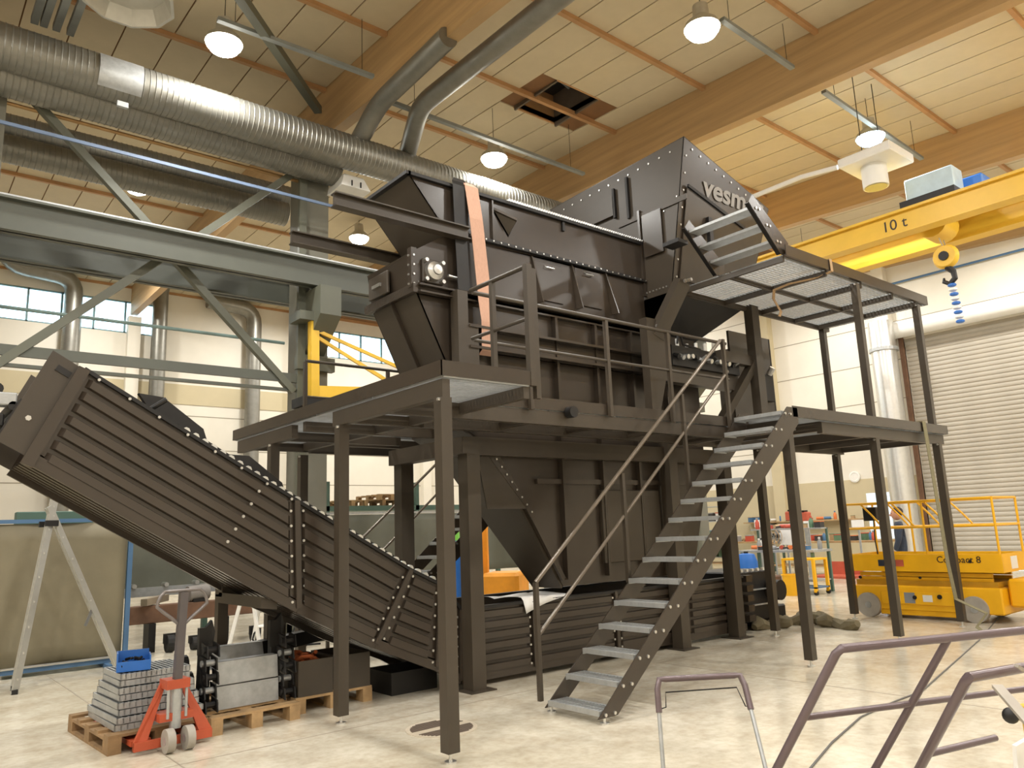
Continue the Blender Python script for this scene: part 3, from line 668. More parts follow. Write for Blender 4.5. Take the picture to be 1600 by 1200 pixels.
MB().hexa([(4.95, YN+0.04, 2.75), (5.35, YN+0.04, 2.55), (5.35, YF-0.05, 2.55), (4.95, YF-0.05, 2.75), (4.95, YN+0.04, 2.72), (5.35, YN+0.04, 2.52), (5.35, YF-0.05, 2.52), (4.95, YF-0.05, 2.72)]).build('chute_end', BROWN2, hm)
mb = MB(); mb.prism([(4.95, YN+0.04, 4.3), (4.95, YN+0.04, 2.75), (4.97, YN+0.04, 2.75), (4.97, YN+0.04, 4.3)], (0, YF-YN-0.1, 0)); mb.build('chute_end', BROWN, hm)
mb = MB(); mb.prism([(8.85, YN+0.04, 0.92), (9.3, YN+0.04, 2.2), (9.3, YN+0.04, 4.3), (9.28, YN+0.04, 4.3), (9.28, YN+0.04, 2.2), (8.83, YN+0.04, 0.92)], (0, YF-YN-0.1, 0)); mb.build('chute_end', BROWN, hm)
for x, z0, z1 in ((5.42, 2.9, 4.2), (6.41, 1.0, 4.2), (7.11, 1.0, 4.2), (7.8, 1.0, 4.2), (8.5, 1.0, 4.2)):
    MB().box(x-0.02, x+0.02, YN-0.05, YN+0.03, z0, z1).build('stiffener', BROWN, hm)
MB().box(6.0, 9.25, YN-0.02, YN+0.03, 2.12, 2.18).build('seam_flange', BROWN, hm)
a, b = S(745, 712), S(880, 905)
for (p, q) in ((S(758, 702), S(822, 790)), (S(822, 790), S(880, 905))):
    mb = MB(); mb.bar((p.x, YN+0.0, p.z), (q.x, YN+0.0, q.z), 0.06, 0.05, (0, 1, 0)); mb.build('slant_flange', BROWN, hm)
for k in range(8):
    p = S(775, 718).lerp(S(830, 800), k/7); bs.bolt((p.x-0.02, YN-0.03, p.z), (0, -1, 0), 0.012)
mb = MB(); mb.prism([(S(742, 700).x, YN-0.02, S(742, 700).z), (S(772, 700).x, YN-0.02, S(772, 700).z), (S(826, 795).x, YN-0.02, S(826, 795).z), (S(760, 795).x, YN-0.02, S(760, 795).z)], (0, 0.02, 0)); mb.build('gusset_plate', BROWN2, hm)
# access door panel low on the chute
MB().box(7.05, 8.15, YN-0.04, YN+0.03, 1.15, 2.05).build('access_door', BROWN2, hm, bevel=0.01)
# main legs on the floor
for x in (4.93, 8.28, 9.5):
    for yc in (6.72, 8.06):
        zt = 2.6 if x < 5 else (2.75 if x < 9 else 3.0)
        lg = MB().box(x-0.085, x+0.085, yc-0.085, yc+0.085, 0.012, zt).build('leg', BROWN2, hm)
        MB().box(x-0.16, x+0.16, yc-0.16, yc+0.16, 0.0, 0.012).build('foot_plate', BROWN2, lg)
MB().box(4.78, 4.94, 6.62, 8.16, 2.42, 2.6).build('cross_beam', BROWN2, hm)
MB().box(5.0, 9.6, YN-0.14, YN-0.02, 2.42, 2.62).build('long_beam', BROWN2, hm)
# channel beam with rope rail above the walkway
MB().box(4.98, 8.0, YN-0.16, YN, 3.62, 3.65).box(4.98, 8.0, YN-0.16, YN, 3.86, 3.89).box(4.98, 8.0, YN-0.03, YN, 3.62, 3.89).build('channel_beam', BROWN, hm)
for x in (4.9, 5.04): MB().box(x-0.07, x+0.07, YN-0.14, YN, 2.78, 4.27 if x < 5 else 3.9).build('stub_post', BROWN2, hm)
# body A
bodyA = [(4.36, 4.66), (4.81, 4.95), (8.24, 5.06), (8.24, 4.30), (4.42, 4.27)]
for yy in (YA, YAF-0.012): side('body_wall', bodyA, yy)
mb = MB(); mb.prism([(4.36, YA, 4.66), (4.36, YAF, 4.66), (4.42, YAF, 4.27), (4.42, YA, 4.27)], (0.012, 0, 0)); fe = mb.build('body_end', BROWN, hm)
mb = MB(); mb.prism([(4.36, YA, 4.66), (4.81, YA, 4.95), (4.81, YA, 4.965), (4.35, YA, 4.675)], (0, 1.0, 0)); mb.build('body_shoulder', BROWN, hm)
MB().box(4.40, 8.24, YA-0.1, YA, 4.20, 4.22).box(4.40, 8.24, YA-0.1, YA, 4.28, 4.30).box(4.40, 8.24, YA-0.02, YA, 4.2, 4.3).build('bottom_channel', BROWN, hm)
MB().box(4.34, 4.40, YA-0.05, YAF+0.05, 4.20, 4.30).build('bottom_channel', BROWN, hm)
MB().box(4.33, 4.4, YA-0.03, YA+0.05, 4.26, 4.72).build('corner_flange', BROWN, hm)
MB().box(4.325, 4.36, YA+0.48, YAF-0.08, 4.33, 4.6).build('inspection_hatch', BROWN2, hm, bevel=0.008)
MB().box(4.30, 4.33, YA+0.62, YA+0.8, 4.44, 4.48).build('hatch_latch', SCREW, hm)
for k in range(4): bs.bolt((4.33, YA+0.02, 4.3+0.11*k), (-1, 0, 0), 0.013); bs.bolt((4.36, YA-0.03, 4.3+0.11*k), (0, -1, 0), 0.013)
# bearing with four bolts
cx, cz = S(674, 426, YA).x, S(674, 426, YA).z
br = MB().box(cx-0.14, cx+0.14, YA-0.04, YA, cz-0.14, cz+0.14).build('bearing_plate', BROWN2, hm, bevel=0.01)
MB().lathe([(0.11, 0), (0.105, 0.05), (0.06, 0.08), (0.055, 0.1), (0.0, 0.11)], (0, 0, 0), 18).build('bearing_cap', ZINC, br, smooth=True, world=False)
o = br.children[0]; o.location = (cx, YA-0.04, cz); o.rotation_euler = (PI/2, 0, 0)
o.location = Vector((cx, YA-0.04, cz))-Vector(hm.location) - Vector(br.location) if False else Vector((cx, YA-0.04, cz))
for sx in (-1, 1):
    for sz in (-1, 1): bs.cyl((cx+sx*0.11, YA-0.04, cz+sz*0.11), (cx+sx*0.11, YA-0.09, cz+sz*0.11), 0.024, 8)
p = S(708, 435, YA); MB().cyl((p.x-0.1, YA-0.05, p.z), (p.x+0.12, YA-0.05, p.z-0.02), 0.016, 8).build('tension_screw', ZINC, hm)
# gussets and hatches on the body side
for (px0, px1) in ((829, 838), (891, 900), (942, 956)):
    a = S(px0, 400+(px0-829)*0.18, YA); b = S(px1, 474+(px1-838)*0.15, YA)
    mb = MB(); mb.prism([(a.x, YA, a.z), (b.x, YA, b.z), (b.x+0.02, YA-0.11, b.z), (a.x, YA-0.02, a.z)], (0.02, 0, 0)); mb.build('gusset', BROWN, hm)
for (px, py) in ((856, 440), (918, 450)):
    p = S(px, py, YA); d_ = MB().box(p.x-0.24, p.x+0.24, YA-0.02, YA, p.z-0.27, p.z+0.24).build('body_hatch', BROWN, hm, bevel=0.006)
    MB().tube([(p.x-0.06, YA-0.02, p.z+0.2), (p.x-0.06, YA-0.05, p.z+0.17), (p.x+0.08, YA-0.05, p.z+0.17), (p.x+0.08, YA-0.02, p.z+0.2)], 0.008, 6).build('handle', ZINC, d_)
# lower end chute of body A
mb = MB(); mb.prism([(4.42, YA+0.02, 4.22), (4.80, YA+0.02, 3.45), (4.82, YA+0.02, 3.45), (4.44, YA+0.02, 4.22)], (0, 0.96, 0)); mb.build('sloped_end_plate', BROWN2, hm)
for yy in (YA+0.02, YAF-0.03): side('sloped_side', [(4.42, 4.22), (4.95, 4.22), (4.95, 3.45), (4.80, 3.45)], yy)
mb = MB(); mb.bar((4.40, YA+0.5, 4.22), (4.78, YA+0.5, 3.45), 0.012, 0.06, (1, 0, 0.5)); mb.build('stiffener', BROWN, hm)
MB().box(4.74, 4.86, YA-0.02, YAF, 3.40, 3.46).build('sloped_lip', BROWN, hm)
MB().box(4.80, 5.0, YA+0.02, YAF-0.02, 2.8, 3.4).build('base_box', BLACK, hm)
# trough B
side('trough_wall', [(4.32, 5.6), (8.26, 5.6), (8.26, 5.0), (4.88, 4.96)], YA)
side('trough_wall', [(4.32, 5.6), (8.26, 5.6), (8.26, 5.0), (4.88, 4.96)], YAF-0.012)
mb = MB(); mb.prism([(4.32, YA, 5.6), (4.88, YA, 4.96), (4.90, YA, 4.96), (4.34, YA, 5.6)], (0, 1.0, 0)); mb.build('trough_end', BROWN2, hm)
MB().box(4.30, 8.26, YA-0.05, YA, 5.57, 5.61).build('trough_rim', BLACK, hm)
MB().box(4.30, 8.26, YAF, YAF+0.05, 5.57, 5.61).build('trough_rim', BLACK, hm)
MB().box(4.27, 4.33, YA-0.05, YAF+0.05, 5.57, 5.61).build('trough_rim', BLACK, hm)
x = S(768, 345, YA).x; MB().box(x-0.012, x+0.012, YA-0.035, YA, 5.02, 5.6).build('joint_flange', BROWN, hm)
p = S(783, 342, YA); mb = MB(); mb.prism([(p.x-0.15, YA, p.z+0.1), (p.x+0.12, YA-0.16, p.z-0.05), (p.x+0.18, YA, p.z-0.08), (p.x+0.1, YA, p.z-0.22)], (0.01, 0.0, 0.03)); mb.build('lifting_lug', BROWN2, hm)
rl = MB()
for k in range(60): x = 5.75+k*0.042; rl.box(x, x+0.02, YA-0.06, YA+0.02, 5.61, 5.64)
rl.build('rim_clip_set', ZINC, hm, kind='stuff')
for px in (878, 1010):
    p = S(px, 345+(px-878)*0.29, YA); MB().box(p.x-0.02, p.x+0.02, YA-0.03, YA, 5.44, 5.58).build('latch', BLACK, hm)
MB().box(4.78, 8.26, YA-0.06, YA, 5.0, 5.04).build('joint_rim', BLACK, hm)
for k in range(30): bs.bolt((4.9+0.115*k, YA-0.06, 5.02), (0, -1, 0), 0.011)
# lifting forks pushed through the trough
for yy, x0, x1 in ((6.78, 3.35, 5.05), (7.98, 3.42, 4.9)):
    MB().box(x0, x1, yy-0.01, yy+0.01, 4.92, 5.06).box(x0, x1, yy-0.06, yy+0.06, 5.05, 5.065).box(x0, x1, yy-0.06, yy+0.06, 4.915, 4.93).build('lifting_beam', BROWN2, hm)
# head box C
hb_ = thing('head_box', 'tall dark brown head box carrying pale lettering above the hopper machine', 'head box', (9.3, 7.4, 4.3))
CXL, CXR, CN, CF = 8.27, 10.43, 6.0, 8.8
ZTL, ZTR = 6.89, 6.38
bn, bf, bzL, bxR = 6.42, 8.38, 4.76, 10.05
mb = MB(); mb.prism([(CXL, CN, ZTL), (CXL, CF, ZTL-0.08), (CXL, bf, bzL), (CXL, bn, bzL)], (0.012, 0, 0)); lf = mb.build('left_wall', BROWN2, hb_)
yTR = CN+(bn-CN)*(ZTL-ZTR)/(ZTL-bzL); bnR = CN+(bn-CN)*(ZTL-4.82)/(ZTL-bzL)
mb = MB(); mb.prism([(CXL, CN, ZTL), (CXR, yTR, ZTR), (bxR, bnR, 4.82), (CXL, bn, bzL)], (0, 0.012, 0)); fw = mb.build('front_wall', BROWN, hb_)
mb = MB(); mb.prism([(CXL, CF, ZTL-0.08), (CXR, CF, ZTR-0.08), (bxR, bf, 4.82), (CXL, bf, bzL)], (0, -0.012, 0)); mb.build('back_wall', BROWN, hb_)
mb = MB(); mb.prism([(CXR, yTR, ZTR), (CXR, CF, ZTR-0.08), (bxR, bf, 4.82), (bxR, bnR, 4.82)], (-0.012, 0, 0)); mb.build('right_wall', BROWN, hb_)
mb = MB(); mb.prism([(CXL, CN, ZTL), (CXR, yTR, ZTR), (CXR, CF, ZTR-0.08), (CXL, CF, ZTL-0.08)], (0, 0, 0.012)); mb.build('top_plate', BROWN, hb_)
# lower taper into the chute
for poly in ([(CXL, bn, bzL), (bxR, bn, 4.82), (9.3, YN+0.05, 4.25), (CXL, YN+0.05, 4.25)], [(CXL, bf, bzL), (bxR, bf, 4.82), (9.3, YF-0.05, 4.25), (CXL, YF-0.05, 4.25)]):
    mb = MB(); mb.prism(poly, (0, 0.012, 0)); mb.build('taper_plate', BLACK, hb_)
MB().prism([(bxR, bn, 4.82), (bxR, bf, 4.82), (9.3, YF-0.05, 4.25), (9.3, YN+0.05, 4.25)], (0.012, 0, 0)).build('taper_plate', BLACK, hb_)
n_f = Vector((0, -(ZTL-bzL), -(bn-CN))).normalized()      # outward normal of the front wall
def CF_(u, v, off=0.0):   # u metres along x from left edge, v metres down from top-left
    t = v/(ZTL-bzL); return Vector((CXL+u, CN+(bn-CN)*t, ZTL-v)) + n_f*off
# bolts along edges
b2 = MB()
for k in range(1, 11): b2.bolt(CF_(0.19*k, 0.08+0.0447*k), n_f, 0.016); 
for k in range(1, 9): b2.bolt(CF_(0.07, 0.24*k), n_f, 0.014)
for k in range(1, 14): b2.bolt((CXL, CN+0.05+0.2*k, ZTL-0.12-0.006*k), (-1, 0, 0), 0.014)
for k in range(0, 12): b2.bolt((CXL, 6.2+0.08*k, 6.08-0.045*k), (-1, 0, 0), 0.012)
for k in range(8): b2.bolt((CXL, 6.5+0.06*k, 4.85), (-1, 0, 0), 0.012)
b2.build('bolt_set', SCREW, hb_, kind='stuff')
MB().box(CXL-0.02, CXL, 6.03, 7.3, 5.98, 6.06).build('wall_fold', BROWN2, hb_)
mb = MB(); mb.prism([(CXL-0.02, 6.48, 6.0), (CXL-0.02, 6.83, 6.0), (CXL-0.02, 6.83, 5.36), (CXL-0.02, 6.48, 5.36)], (-0.02, 0, 0)); mb.build('wall_hatch', BROWN, hb_)
MB().box(CXL-0.05, CXL, 6.86, 6.90, 4.8, 6.1).build('wall_flange', BROWN, hb_)
MB().box(CXL-0.05, CXL, 7.35, 7.9, 6.2, 6.5).build('wall_hatch', BROWN2, hb_)
MB().box(CXL-0.05, CXL-0.01, 7.32, 7.36, 6.15, 6.62).build('hatch_bar', BLACK, hb_)
MB().box(CXL-0.05, CXL-0.01, 7.05, 7.09, 6.05, 6.7).build('hatch_bar', BLACK, hb_)
# door in front wall
dr_ = MB(); dr_.add([CF_(0.12, 0.68, 0.01), CF_(1.5, 0.98, 0.01), CF_(1.45, 1.95, 0.01), CF_(0.12, 1.95, 0.01), CF_(0.12, 0.68, 0.03), CF_(1.5, 0.98, 0.03), CF_(1.45, 1.95, 0.03), CF_(0.12, 1.95, 0.03)], [(0, 1, 2, 3), (4, 5, 6, 7), (0, 1, 5, 4), (1, 2, 6, 5), (2, 3, 7, 6), (3, 0, 4, 7)])
fd = dr_.build('front_door', BROWN, hb_)
mb = MB(); mb.bar(CF_(0.12, 0.65, 0.04), CF_(1.52, 0.95, 0.04), 0.04, 0.03, tuple(n_f)); mb.build('door_hinge_bar', BLACK, fd)
c = CF_(0.62, 1.15, 0.05); MB().box(c.x-0.04, c.x+0.04, c.y-0.06, c.y, c.z-0.28, c.z+0.16).build('door_clamp', BLACK, fd)
# lettering
o0 = CF_(0.50, 0.68, 0.012); ydir = (CF_(0, 0)-CF_(0, 1)).normalized()
xd = Vector((1, 0, 0))
lt = place_text('lettering', 'vesmec', 0.40, LIGHTT, o0, xd, ydir, fw, 0.004, width=1.5, bold=0.010)
# slanted legs of the head box
for yc, s in ((6.12, 1), (8.68, -1)):
    mb = MB(); a = Vector((8.12, yc, 4.78)); b = Vector((7.86, yc+0.3*s, 4.05)); mb.bar(a, b, 0.22, 0.12, (0, 1, 0)); mb.build('slanted_leg', BROWN2, hb_)
    mb = MB(); yy = yc+0.3*s; mb.prism([(7.62, yy-0.05, 4.28), (8.14, yy-0.05, 4.28), (8.02, yy-0.05, 3.7), (7.75, yy-0.05, 2.95), (7.62, yy-0.05, 2.95)], (0, 0.12, 0)); mb.build('leg_plate', BROWN2, hb_)
    lb = MB()
    for k in range(3): lb.bolt((7.8+0.1*k, yy-0.06, 4.18), (0, -1, 0), 0.022, 0.02); lb.bolt((8.06+0.06*k, yc-0.08, 4.76+0.02*k), (0, -1, 0), 0.025, 0.03)
    lb.build('bolt_set', SCREW, hb_, kind='stuff')
    MB().box(9.98, 10.16, yc+0.24*s-0.07, yc+0.24*s+0.07, 2.9, 4.82).build('post', BROWN2, hb_)
    mb = MB(); mb.bar((10.05, yc+0.25*s, 3.95), (9.45, yc+0.5*s, 3.05), 0.12, 0.12, (0, 1, 0)); mb.build('diagonal_leg', BROWN2, hb_)
    mb = MB(); mb.bar((9.2, yc+0.3*s, 3.95), (10.1, yc+0.3*s, 3.95), 0.12, 0.16); mb.build('tie', BROWN2, hb_)
MB().box(10.3, 11.45, 6.95, 6.99, 2.95, 4.6).build('side_plate', BROWN2, hb_)
MB().box(11.43, 11.47, 6.95, 8.0, 2.95, 4.6).build('side_plate', BROWN2, hb_)
vb = MB().box(10.95, 11.3, 6.85, 6.95, 3.5, 3.95).build('valve_box', BLACK, hb_, bevel=0.01)
MB().cyl((11.2, 6.86, 3.95), (11.2, 6.78, 4.05), 0.05, 10).build('valve', ZINC, vb)
# hydraulic bank under the head box
t = thing('hydraulic_bank', 'row of pale hydraulic fittings on a black block under the head box', 'hydraulics', (9.0, 6.45, 3.8))
MB().box(8.2, 9.75, 6.45, 6.75, 3.72, 4.0).build('block', BLACK, t)
for k in range(14):
    x = 8.25+0.105*k; h_ = 0.08+0.1*random.random()
    MB().cyl((x, 6.45, 3.86), (x, 6.37, 3.86+random.uniform(-.05, .05)), 0.034, 8).build('fitting', ZINC if k % 4 else BLACK, t)
    if k % 2 == 0: MB().cyl((x, 6.55, 4.0), (x, 6.55, 4.0+h_), 0.025, 8).build('cap', WHITE, t)
MB().tube([(8.4+0.01*k, 6.5, 4.05+0.16*math.sin(PI*k/12)) for k in range(13)]+[(8.9, 6.5, 4.02)], 0.018, 6).build('hose', BLACK, t)
MB().box(8.0, 9.8, 6.52, 6.66, 3.5, 3.72).build('carrier', BROWN2, t)
bs.build('bolt_set', SCREW, hm, kind='stuff')
# sling over the trough ------------------------------------------------
p = S(735, 297, YA-0.07); xs_ = p.x
def strip(name, pts, w, m, parent, th=0.008):
    mb = MB(); n = len(pts); vs = []
    for (x, y, z) in pts: vs += [(x-w/2, y, z), (x+w/2, y, z)]
    fs = [(2*i, 2*i+1, 2*i+3, 2*i+2) for i in range(n-1)]; mb.add(vs, fs); o = mb.build(name, m, parent)
    md = o.modifiers.new('thick', 'SOLIDIFY'); md.thickness = th; md.offset = 0; return o
sg = thing('web_sling', 'orange web lifting sling looped over the hopper trough', 'sling', (xs_, 6.8, 3.6))
zb_ = S(745, 545, YA-0.2).z
strip('sling_band', [(xs_-0.0, YA+0.22, 5.55), (xs_, YA+0.12, 5.68), (xs_, YA, 5.70), (xs_, YA-0.09, 5.62), (xs_+0.02, YA-0.14, 5.2), (xs_+0.06, YA-0.16, 4.6), (xs_+0.08, YA-0.18, 4.2), (xs_+0.1, YA-0.2, 3.95), (xs_+0.1, YA-0.19, zb_), (xs_+0.1, YA-0.12, zb_-0.04), (xs_+0.1, YA-0.04, zb_+0.04)], 0.19, STRAP, sg)
strip('sling_band', [(xs_-0.16, YA-0.06, 5.56), (xs_-0.19, YA-0.08, 5.64), (xs_-0.14, YA-0.04, 5.7), (xs_-0.1, YA, 5.69)], 0.16, BLACK, sg)
strip('sling_band', [(xs_-0.18, YA-0.08, 5.6), (xs_-0.18, YA-0.10, 5.0), (xs_-0.17, YA-0.12, 4.3)], 0.17, BLACK, sg)
# ================================================================== PLATFORMS AND STAIRS
DZ0, DZ1 = 2.78, 2.90
gcache = {}
def grating(parent, x0, x1, y0, y1, z, along='x', pitch=0.045, name='grating_panel'):
    key = (round(x1-x0, 3), round(y1-y0, 3), along, pitch)
    if key not in gcache:
        mb = MB(); w, l = x1-x0, y1-y0; h = 0.03
        mb.box(0, w, 0, 0.008, 0, h).box(0, w, l-0.008, l, 0, h).box(0, 0.008, 0, l, 0, h).box(w-0.008, w, 0, l, 0, h)
        if along == 'x':
            n = int(l/pitch)
            for k in range(1, n): mb.box(0, w, k*l/n-0.004, k*l/n+0.004, 0, h)
            for k in range(1, int(w/0.11)): mb.box(k*0.11-0.003, k*0.11+0.003, 0, l, h-0.01, h)
        else:
            n = int(w/pitch)
            for k in range(1, n): mb.box(k*w/n-0.004, k*w/n+0.004, 0, l, 0, h)
            for k in range(1, int(l/0.11)): mb.box(0, w, k*0.11-0.003, k*0.11+0.003, h-0.01, h)
        o = mb.build(name, GALV, None, kind='stuff'); gcache[key] = o
    else:
        o = gcache[key].copy(); COL.objects.link(o)
    o.parent = parent; o.location = Vector((x0, y0, z))-Vector(parent.location); return o
def channel(parent, a, b, w=0.07, h=0.14, m=BROWN2, name='deck_beam'):
    mb = MB(); mb.bar(a, b, w, h); return mb.build(name, m, parent)
def post(parent, x, y, z0, z1, s=0.1, foot=True, name='post'):
    o = MB().box(x-s/2, x+s/2, y-s/2, y+s/2, z0+(0.07 if foot else 0), z1).build(name, BROWN2, parent)
    if foot:
        MB().cyl((x, y, z0+0.01), (x, y, z0+0.09), 0.012, 8).build('levelling_screw', ZINC, o)
        MB().cyl((x, y, z0), (x, y, z0+0.012), 0.045, 12).build('levelling_foot', ZINC, o)
    mb = MB(); mb.cyl((x-s/2-0.02, y-s*0.3, z1-0.02), (x-s/2, y-s*0.3, z1-0.02), 0.014, 6); mb.build('bolt', SCREW, o)
    return o
def rail(parent, pts, r=0.021, m=BROWN2, name='handrail'):
    return MB().tube(pts, r, 10).build(name, m, parent, smooth=True)
# ---- left platform and walkway ---------------------------------------
pl = thing('service_platform', 'brown steel service platform with walkway wrapped around the hopper machine', 'platform', (3.3, 4.8, 0))
MB().box(3.25, 4.15, 4.75, 4.758, DZ0, DZ1+0.0).build('toe_board', BROWN, pl)
MB().box(3.25, 3.258, 4.75, 9.2, DZ0, DZ1).build('toe_board', BROWN, pl)
MB().box(4.2, 8.3, 5.69, 5.70, DZ0, DZ1).build('toe_board', BROWN, pl)
MB().box(4.15, 4.158, 4.75, 5.7, DZ0, DZ1).build('toe_board', BROWN, pl)
MB().box(3.25, 8.3, 9.19, 9.2, DZ0, DZ1).build('toe_board', BROWN, pl)
for ya, yb_ in ((4.75, 5.85), (5.85, 6.95), (6.95, 8.05), (8.05, 9.15)): grating(pl, 3.27, 4.14, ya+0.01, yb_-0.01, DZ0-0.01, 'x')
for k in range(4): grating(pl, 4.2+1.02*k, 5.2+1.02*k, 5.72, 6.55, DZ0-0.01, 'y')
for k in range(4): grating(pl, 4.2+1.02*k, 5.2+1.02*k, 8.25, 9.15, DZ0-0.01, 'y')
channel(pl, (3.31, 4.78, 2.69), (3.31, 6.62, 2.69)); channel(pl, (3.31, 7.55, 2.69), (3.31, 9.1, 2.69))
channel(pl, (4.12, 4.78, 2.72), (4.12, 9.15, 2.72), 0.06, 0.1)
for y in (5.9, 6.6, 7.3, 8.1, 9.1): channel(pl, (3.3, y, 2.71), (4.9 if y > 6 else 4.15, y, 2.71), 0.06, 0.1, name='cross_beam')
channel(pl, (3.35, 5.74, 2.70), (8.3, 5.74, 2.70)); channel(pl, (4.2, 6.5, 2.70), (8.3, 6.5, 2.70), 0.06, 0.1)
for x in (5.2, 6.2, 7.25, 8.25): channel(pl, (x, 5.74, 2.72), (x, 6.55, 2.72), 0.06, 0.08, name='cross_beam')
channel(pl, (4.2, 8.3, 2.70), (8.3, 8.3, 2.70), 0.06, 0.1); channel(pl, (4.2, 9.12, 2.70), (8.3, 9.12, 2.70), 0.06, 0.1)
for x, y in ((3.31, 4.83), (3.31, 6.50), (3.31, 8.1), (6.2, 9.1), (4.1, 9.1)): post(pl, x, y, 0, 2.62)
p = ony(888, 645, 5.69); MB().cyl((p.x, 5.69, p.z), (p.x, 5.60, p.z), 0.06, 12).build('floodlight', BLACK, pl, smooth=True)
# rails
RT, RM = 3.85, 3.38
def rails_along(parent, a, b, posts, base=DZ0):
    a, b = Vector(a), Vector(b)
    rail(parent, [a+Vector((0, 0, RT-a.z)), b+Vector((0, 0, RT-b.z))]); rail(parent, [a+Vector((0, 0, RM-a.z)), b+Vector((0, 0, RM-b.z))], 0.017)
    for t in posts:
        q = a.lerp(b, t); MB().box(q.x-0.022, q.x+0.022, q.y-0.022, q.y+0.022, base-0.02, RT-0.015).build('rail_post', BROWN2, parent)
hr = thing('guard_rail', 'brown guard rail along the walkway in front of the hopper machine', 'railing', (6.2, 5.67, DZ0))
rails_along(hr, (4.25, 5.66, 2.9), (8.3, 5.66, 2.9), (0.17, 0.45, 0.71, 0.985))
hr2 = thing('guard_rail', 'short brown guard rail with doubled corner post beside the orange sling', 'railing', (4.2, 5.2, DZ0))
rails_along(hr2, (4.2, 4.80, 2.9), (4.2, 5.62, 2.9), (0.6,))
MB().box(4.15, 4.21, 4.745, 4.80, DZ0, RT).build('corner_post', BROWN2, hr2); MB().box(4.23, 4.28, 4.77, 4.82, DZ0-0.1, RT-0.02).build('corner_post', BROWN2, hr2)
hr3 = thing('guard_rail', 'brown guard rail on the back edge of the platform before the jib crane', 'railing', (4.8, 9.15, DZ0))
rails_along(hr3, (ony(477, 590, 9.15).x, 9.15, 2.9), (8.2, 9.15, 2.9), (0.0, 0.3, 0.7, 1.0))
# ---- stair builder ---------------------------------------------------
def stair(name, label, y0, y1, x0, x1, z1, n, rail_y):
    t = thing(name, label, 'stairs', (x0, y0, 0))
    dx, dz = (x1-x0)/n, (z1-0.10)/n
    for y in (y0, y1):
        mb = MB(); mb.prism([(x0-0.03, y, 0.05), (x0+0.20, y, 0.05), (x1+0.33, y, z1-0.12), (x1+0.33, y, z1+0.06), (x1+0.12, y, z1+0.06)], (0, 0.012, 0))
        st = mb.build('stringer', BROWN, t)
        MB().cyl((x0+0.06, y+0.02, 0.0), (x0+0.06, y+0.02, 0.1), 0.012, 8).build('levelling_screw', ZINC, st)
        MB().cyl((x0+0.06, y+0.02, 0.0), (x0+0.06, y+0.02, 0.012), 0.04, 12).build('levelling_foot', ZINC, st)
    first = None
    for i in range(n+1):
        x, z = x0+dx*i, 0.10+dz*i
        if first is None:
            mb = MB(); ya, yb_ = y0+0.014, y1-0.002
            mb.box(0, 0.035, ya, yb_, -0.035, 0.008).box(0.205, 0.235, ya, yb_, -0.03, 0.005).box(0, 0.235, ya, ya+0.006, -0.045, 0.005).box(0, 0.235, yb_-0.006, yb_, -0.045, 0.005)
            tr = mb.build('tread', GALV, None); tr.parent = t; tr.location = Vector((x, 0, z))-Vector((t.location.x, t.location.y, 0))
            bm_ = MB()
            for k in range(1, 16): yk = ya+(yb_-ya)*k/16; bm_.box(0.035, 0.205, yk-0.007, yk+0.007, -0.025, 0.004)
            bm_.box(0.115, 0.125, ya, yb_, -0.02, 0.0)
            sb = bm_.build('tread_bar_set', GALV, None, kind='stuff'); sb.parent = tr
            first = tr
        else:
            tr = first.copy(); COL.objects.link(tr); tr.location = Vector((x, 0, z))-Vector((t.location.x, t.location.y, 0))
            for ch in first.children: c = ch.copy(); COL.objects.link(c); c.parent = tr
    sb = MB()
    for i in range(n+1):
        for k in (0.05, 0.16): sb.cyl((x0+dx*i+k, y0, 0.075+dz*i), (x0+dx*i+k, y0-0.014, 0.075+dz*i), 0.015, 8)
    sb.build('bolt_set', SCREW, t, kind='stuff')
    if rail_y is not None:
        k = dz/dx; ry = rail_y
        z_at = lambda x: 0.1+(x-x0)*k
        MB().box(x0-0.05, x0-0.01, ry-0.02, ry+0.02, 0.1, z_at(x0)+1.02).build('rail_post', BROWN2, t)
        rail(t, [(x0-0.03, ry, z_at(x0)+1.02), (x1-0.05, ry, z_at(x1)+0.98)], 0.021, RAILB)
        rail(t, [(x0-0.02, ry, z_at(x0)+0.56), (x1+0.05, ry, z_at(x1)+0.60)], 0.018, RAILB)
        for f in (0.38, 0.72, 1.0):
            x = x0+(x1-x0)*f; MB().box(x-0.02, x+0.02, ry-0.02, ry+0.02, z_at(x)-0.1, z_at(x)+1.0).build('rail_post', BROWN2, t)
    return t
stair('access_stair', 'brown steel stair with bright open grating treads leading onto the platform', 4.75, 5.40, 4.75, 7.95, 2.82, 14, 5.46)
stair('access_stair', 'second steel stair half hidden behind the hopper machine under the platform', 9.35, 10.0, 4.95, 8.15, 2.82, 14, 10.06)
# ---- right platform ----------------------------------------------------
pr = thing('corner_platform', 'two-storey brown steel platform on slim posts at the head of the stair', 'platform', (10.3, 4.8, 0))
MB().box(8.18, 12.5, 4.75, 4.758, DZ0-0.01, DZ1).build('toe_board', BROWN, pr)
MB().box(12.49, 12.5, 4.75, 6.5, DZ0-0.01, DZ1).build('toe_board', BROWN, pr)
channel(pr, (8.9, 4.84, 2.69), (12.45, 4.84, 2.69)); channel(pr, (8.2, 6.42, 2.69), (12.45, 6.42, 2.69)); channel(pr, (8.25, 4.8, 2.69), (8.25, 6.45, 2.69))
for x in (8.95, 10.35, 11.4, 12.4): channel(pr, (x, 4.84, 2.71), (x, 6.45, 2.71), 0.06, 0.12, name='cross_beam')
for k in range(4): grating(pr, 8.25+1.06*k, 9.28+1.06*k, 4.78, 6.45, DZ0-0.01, 'y')
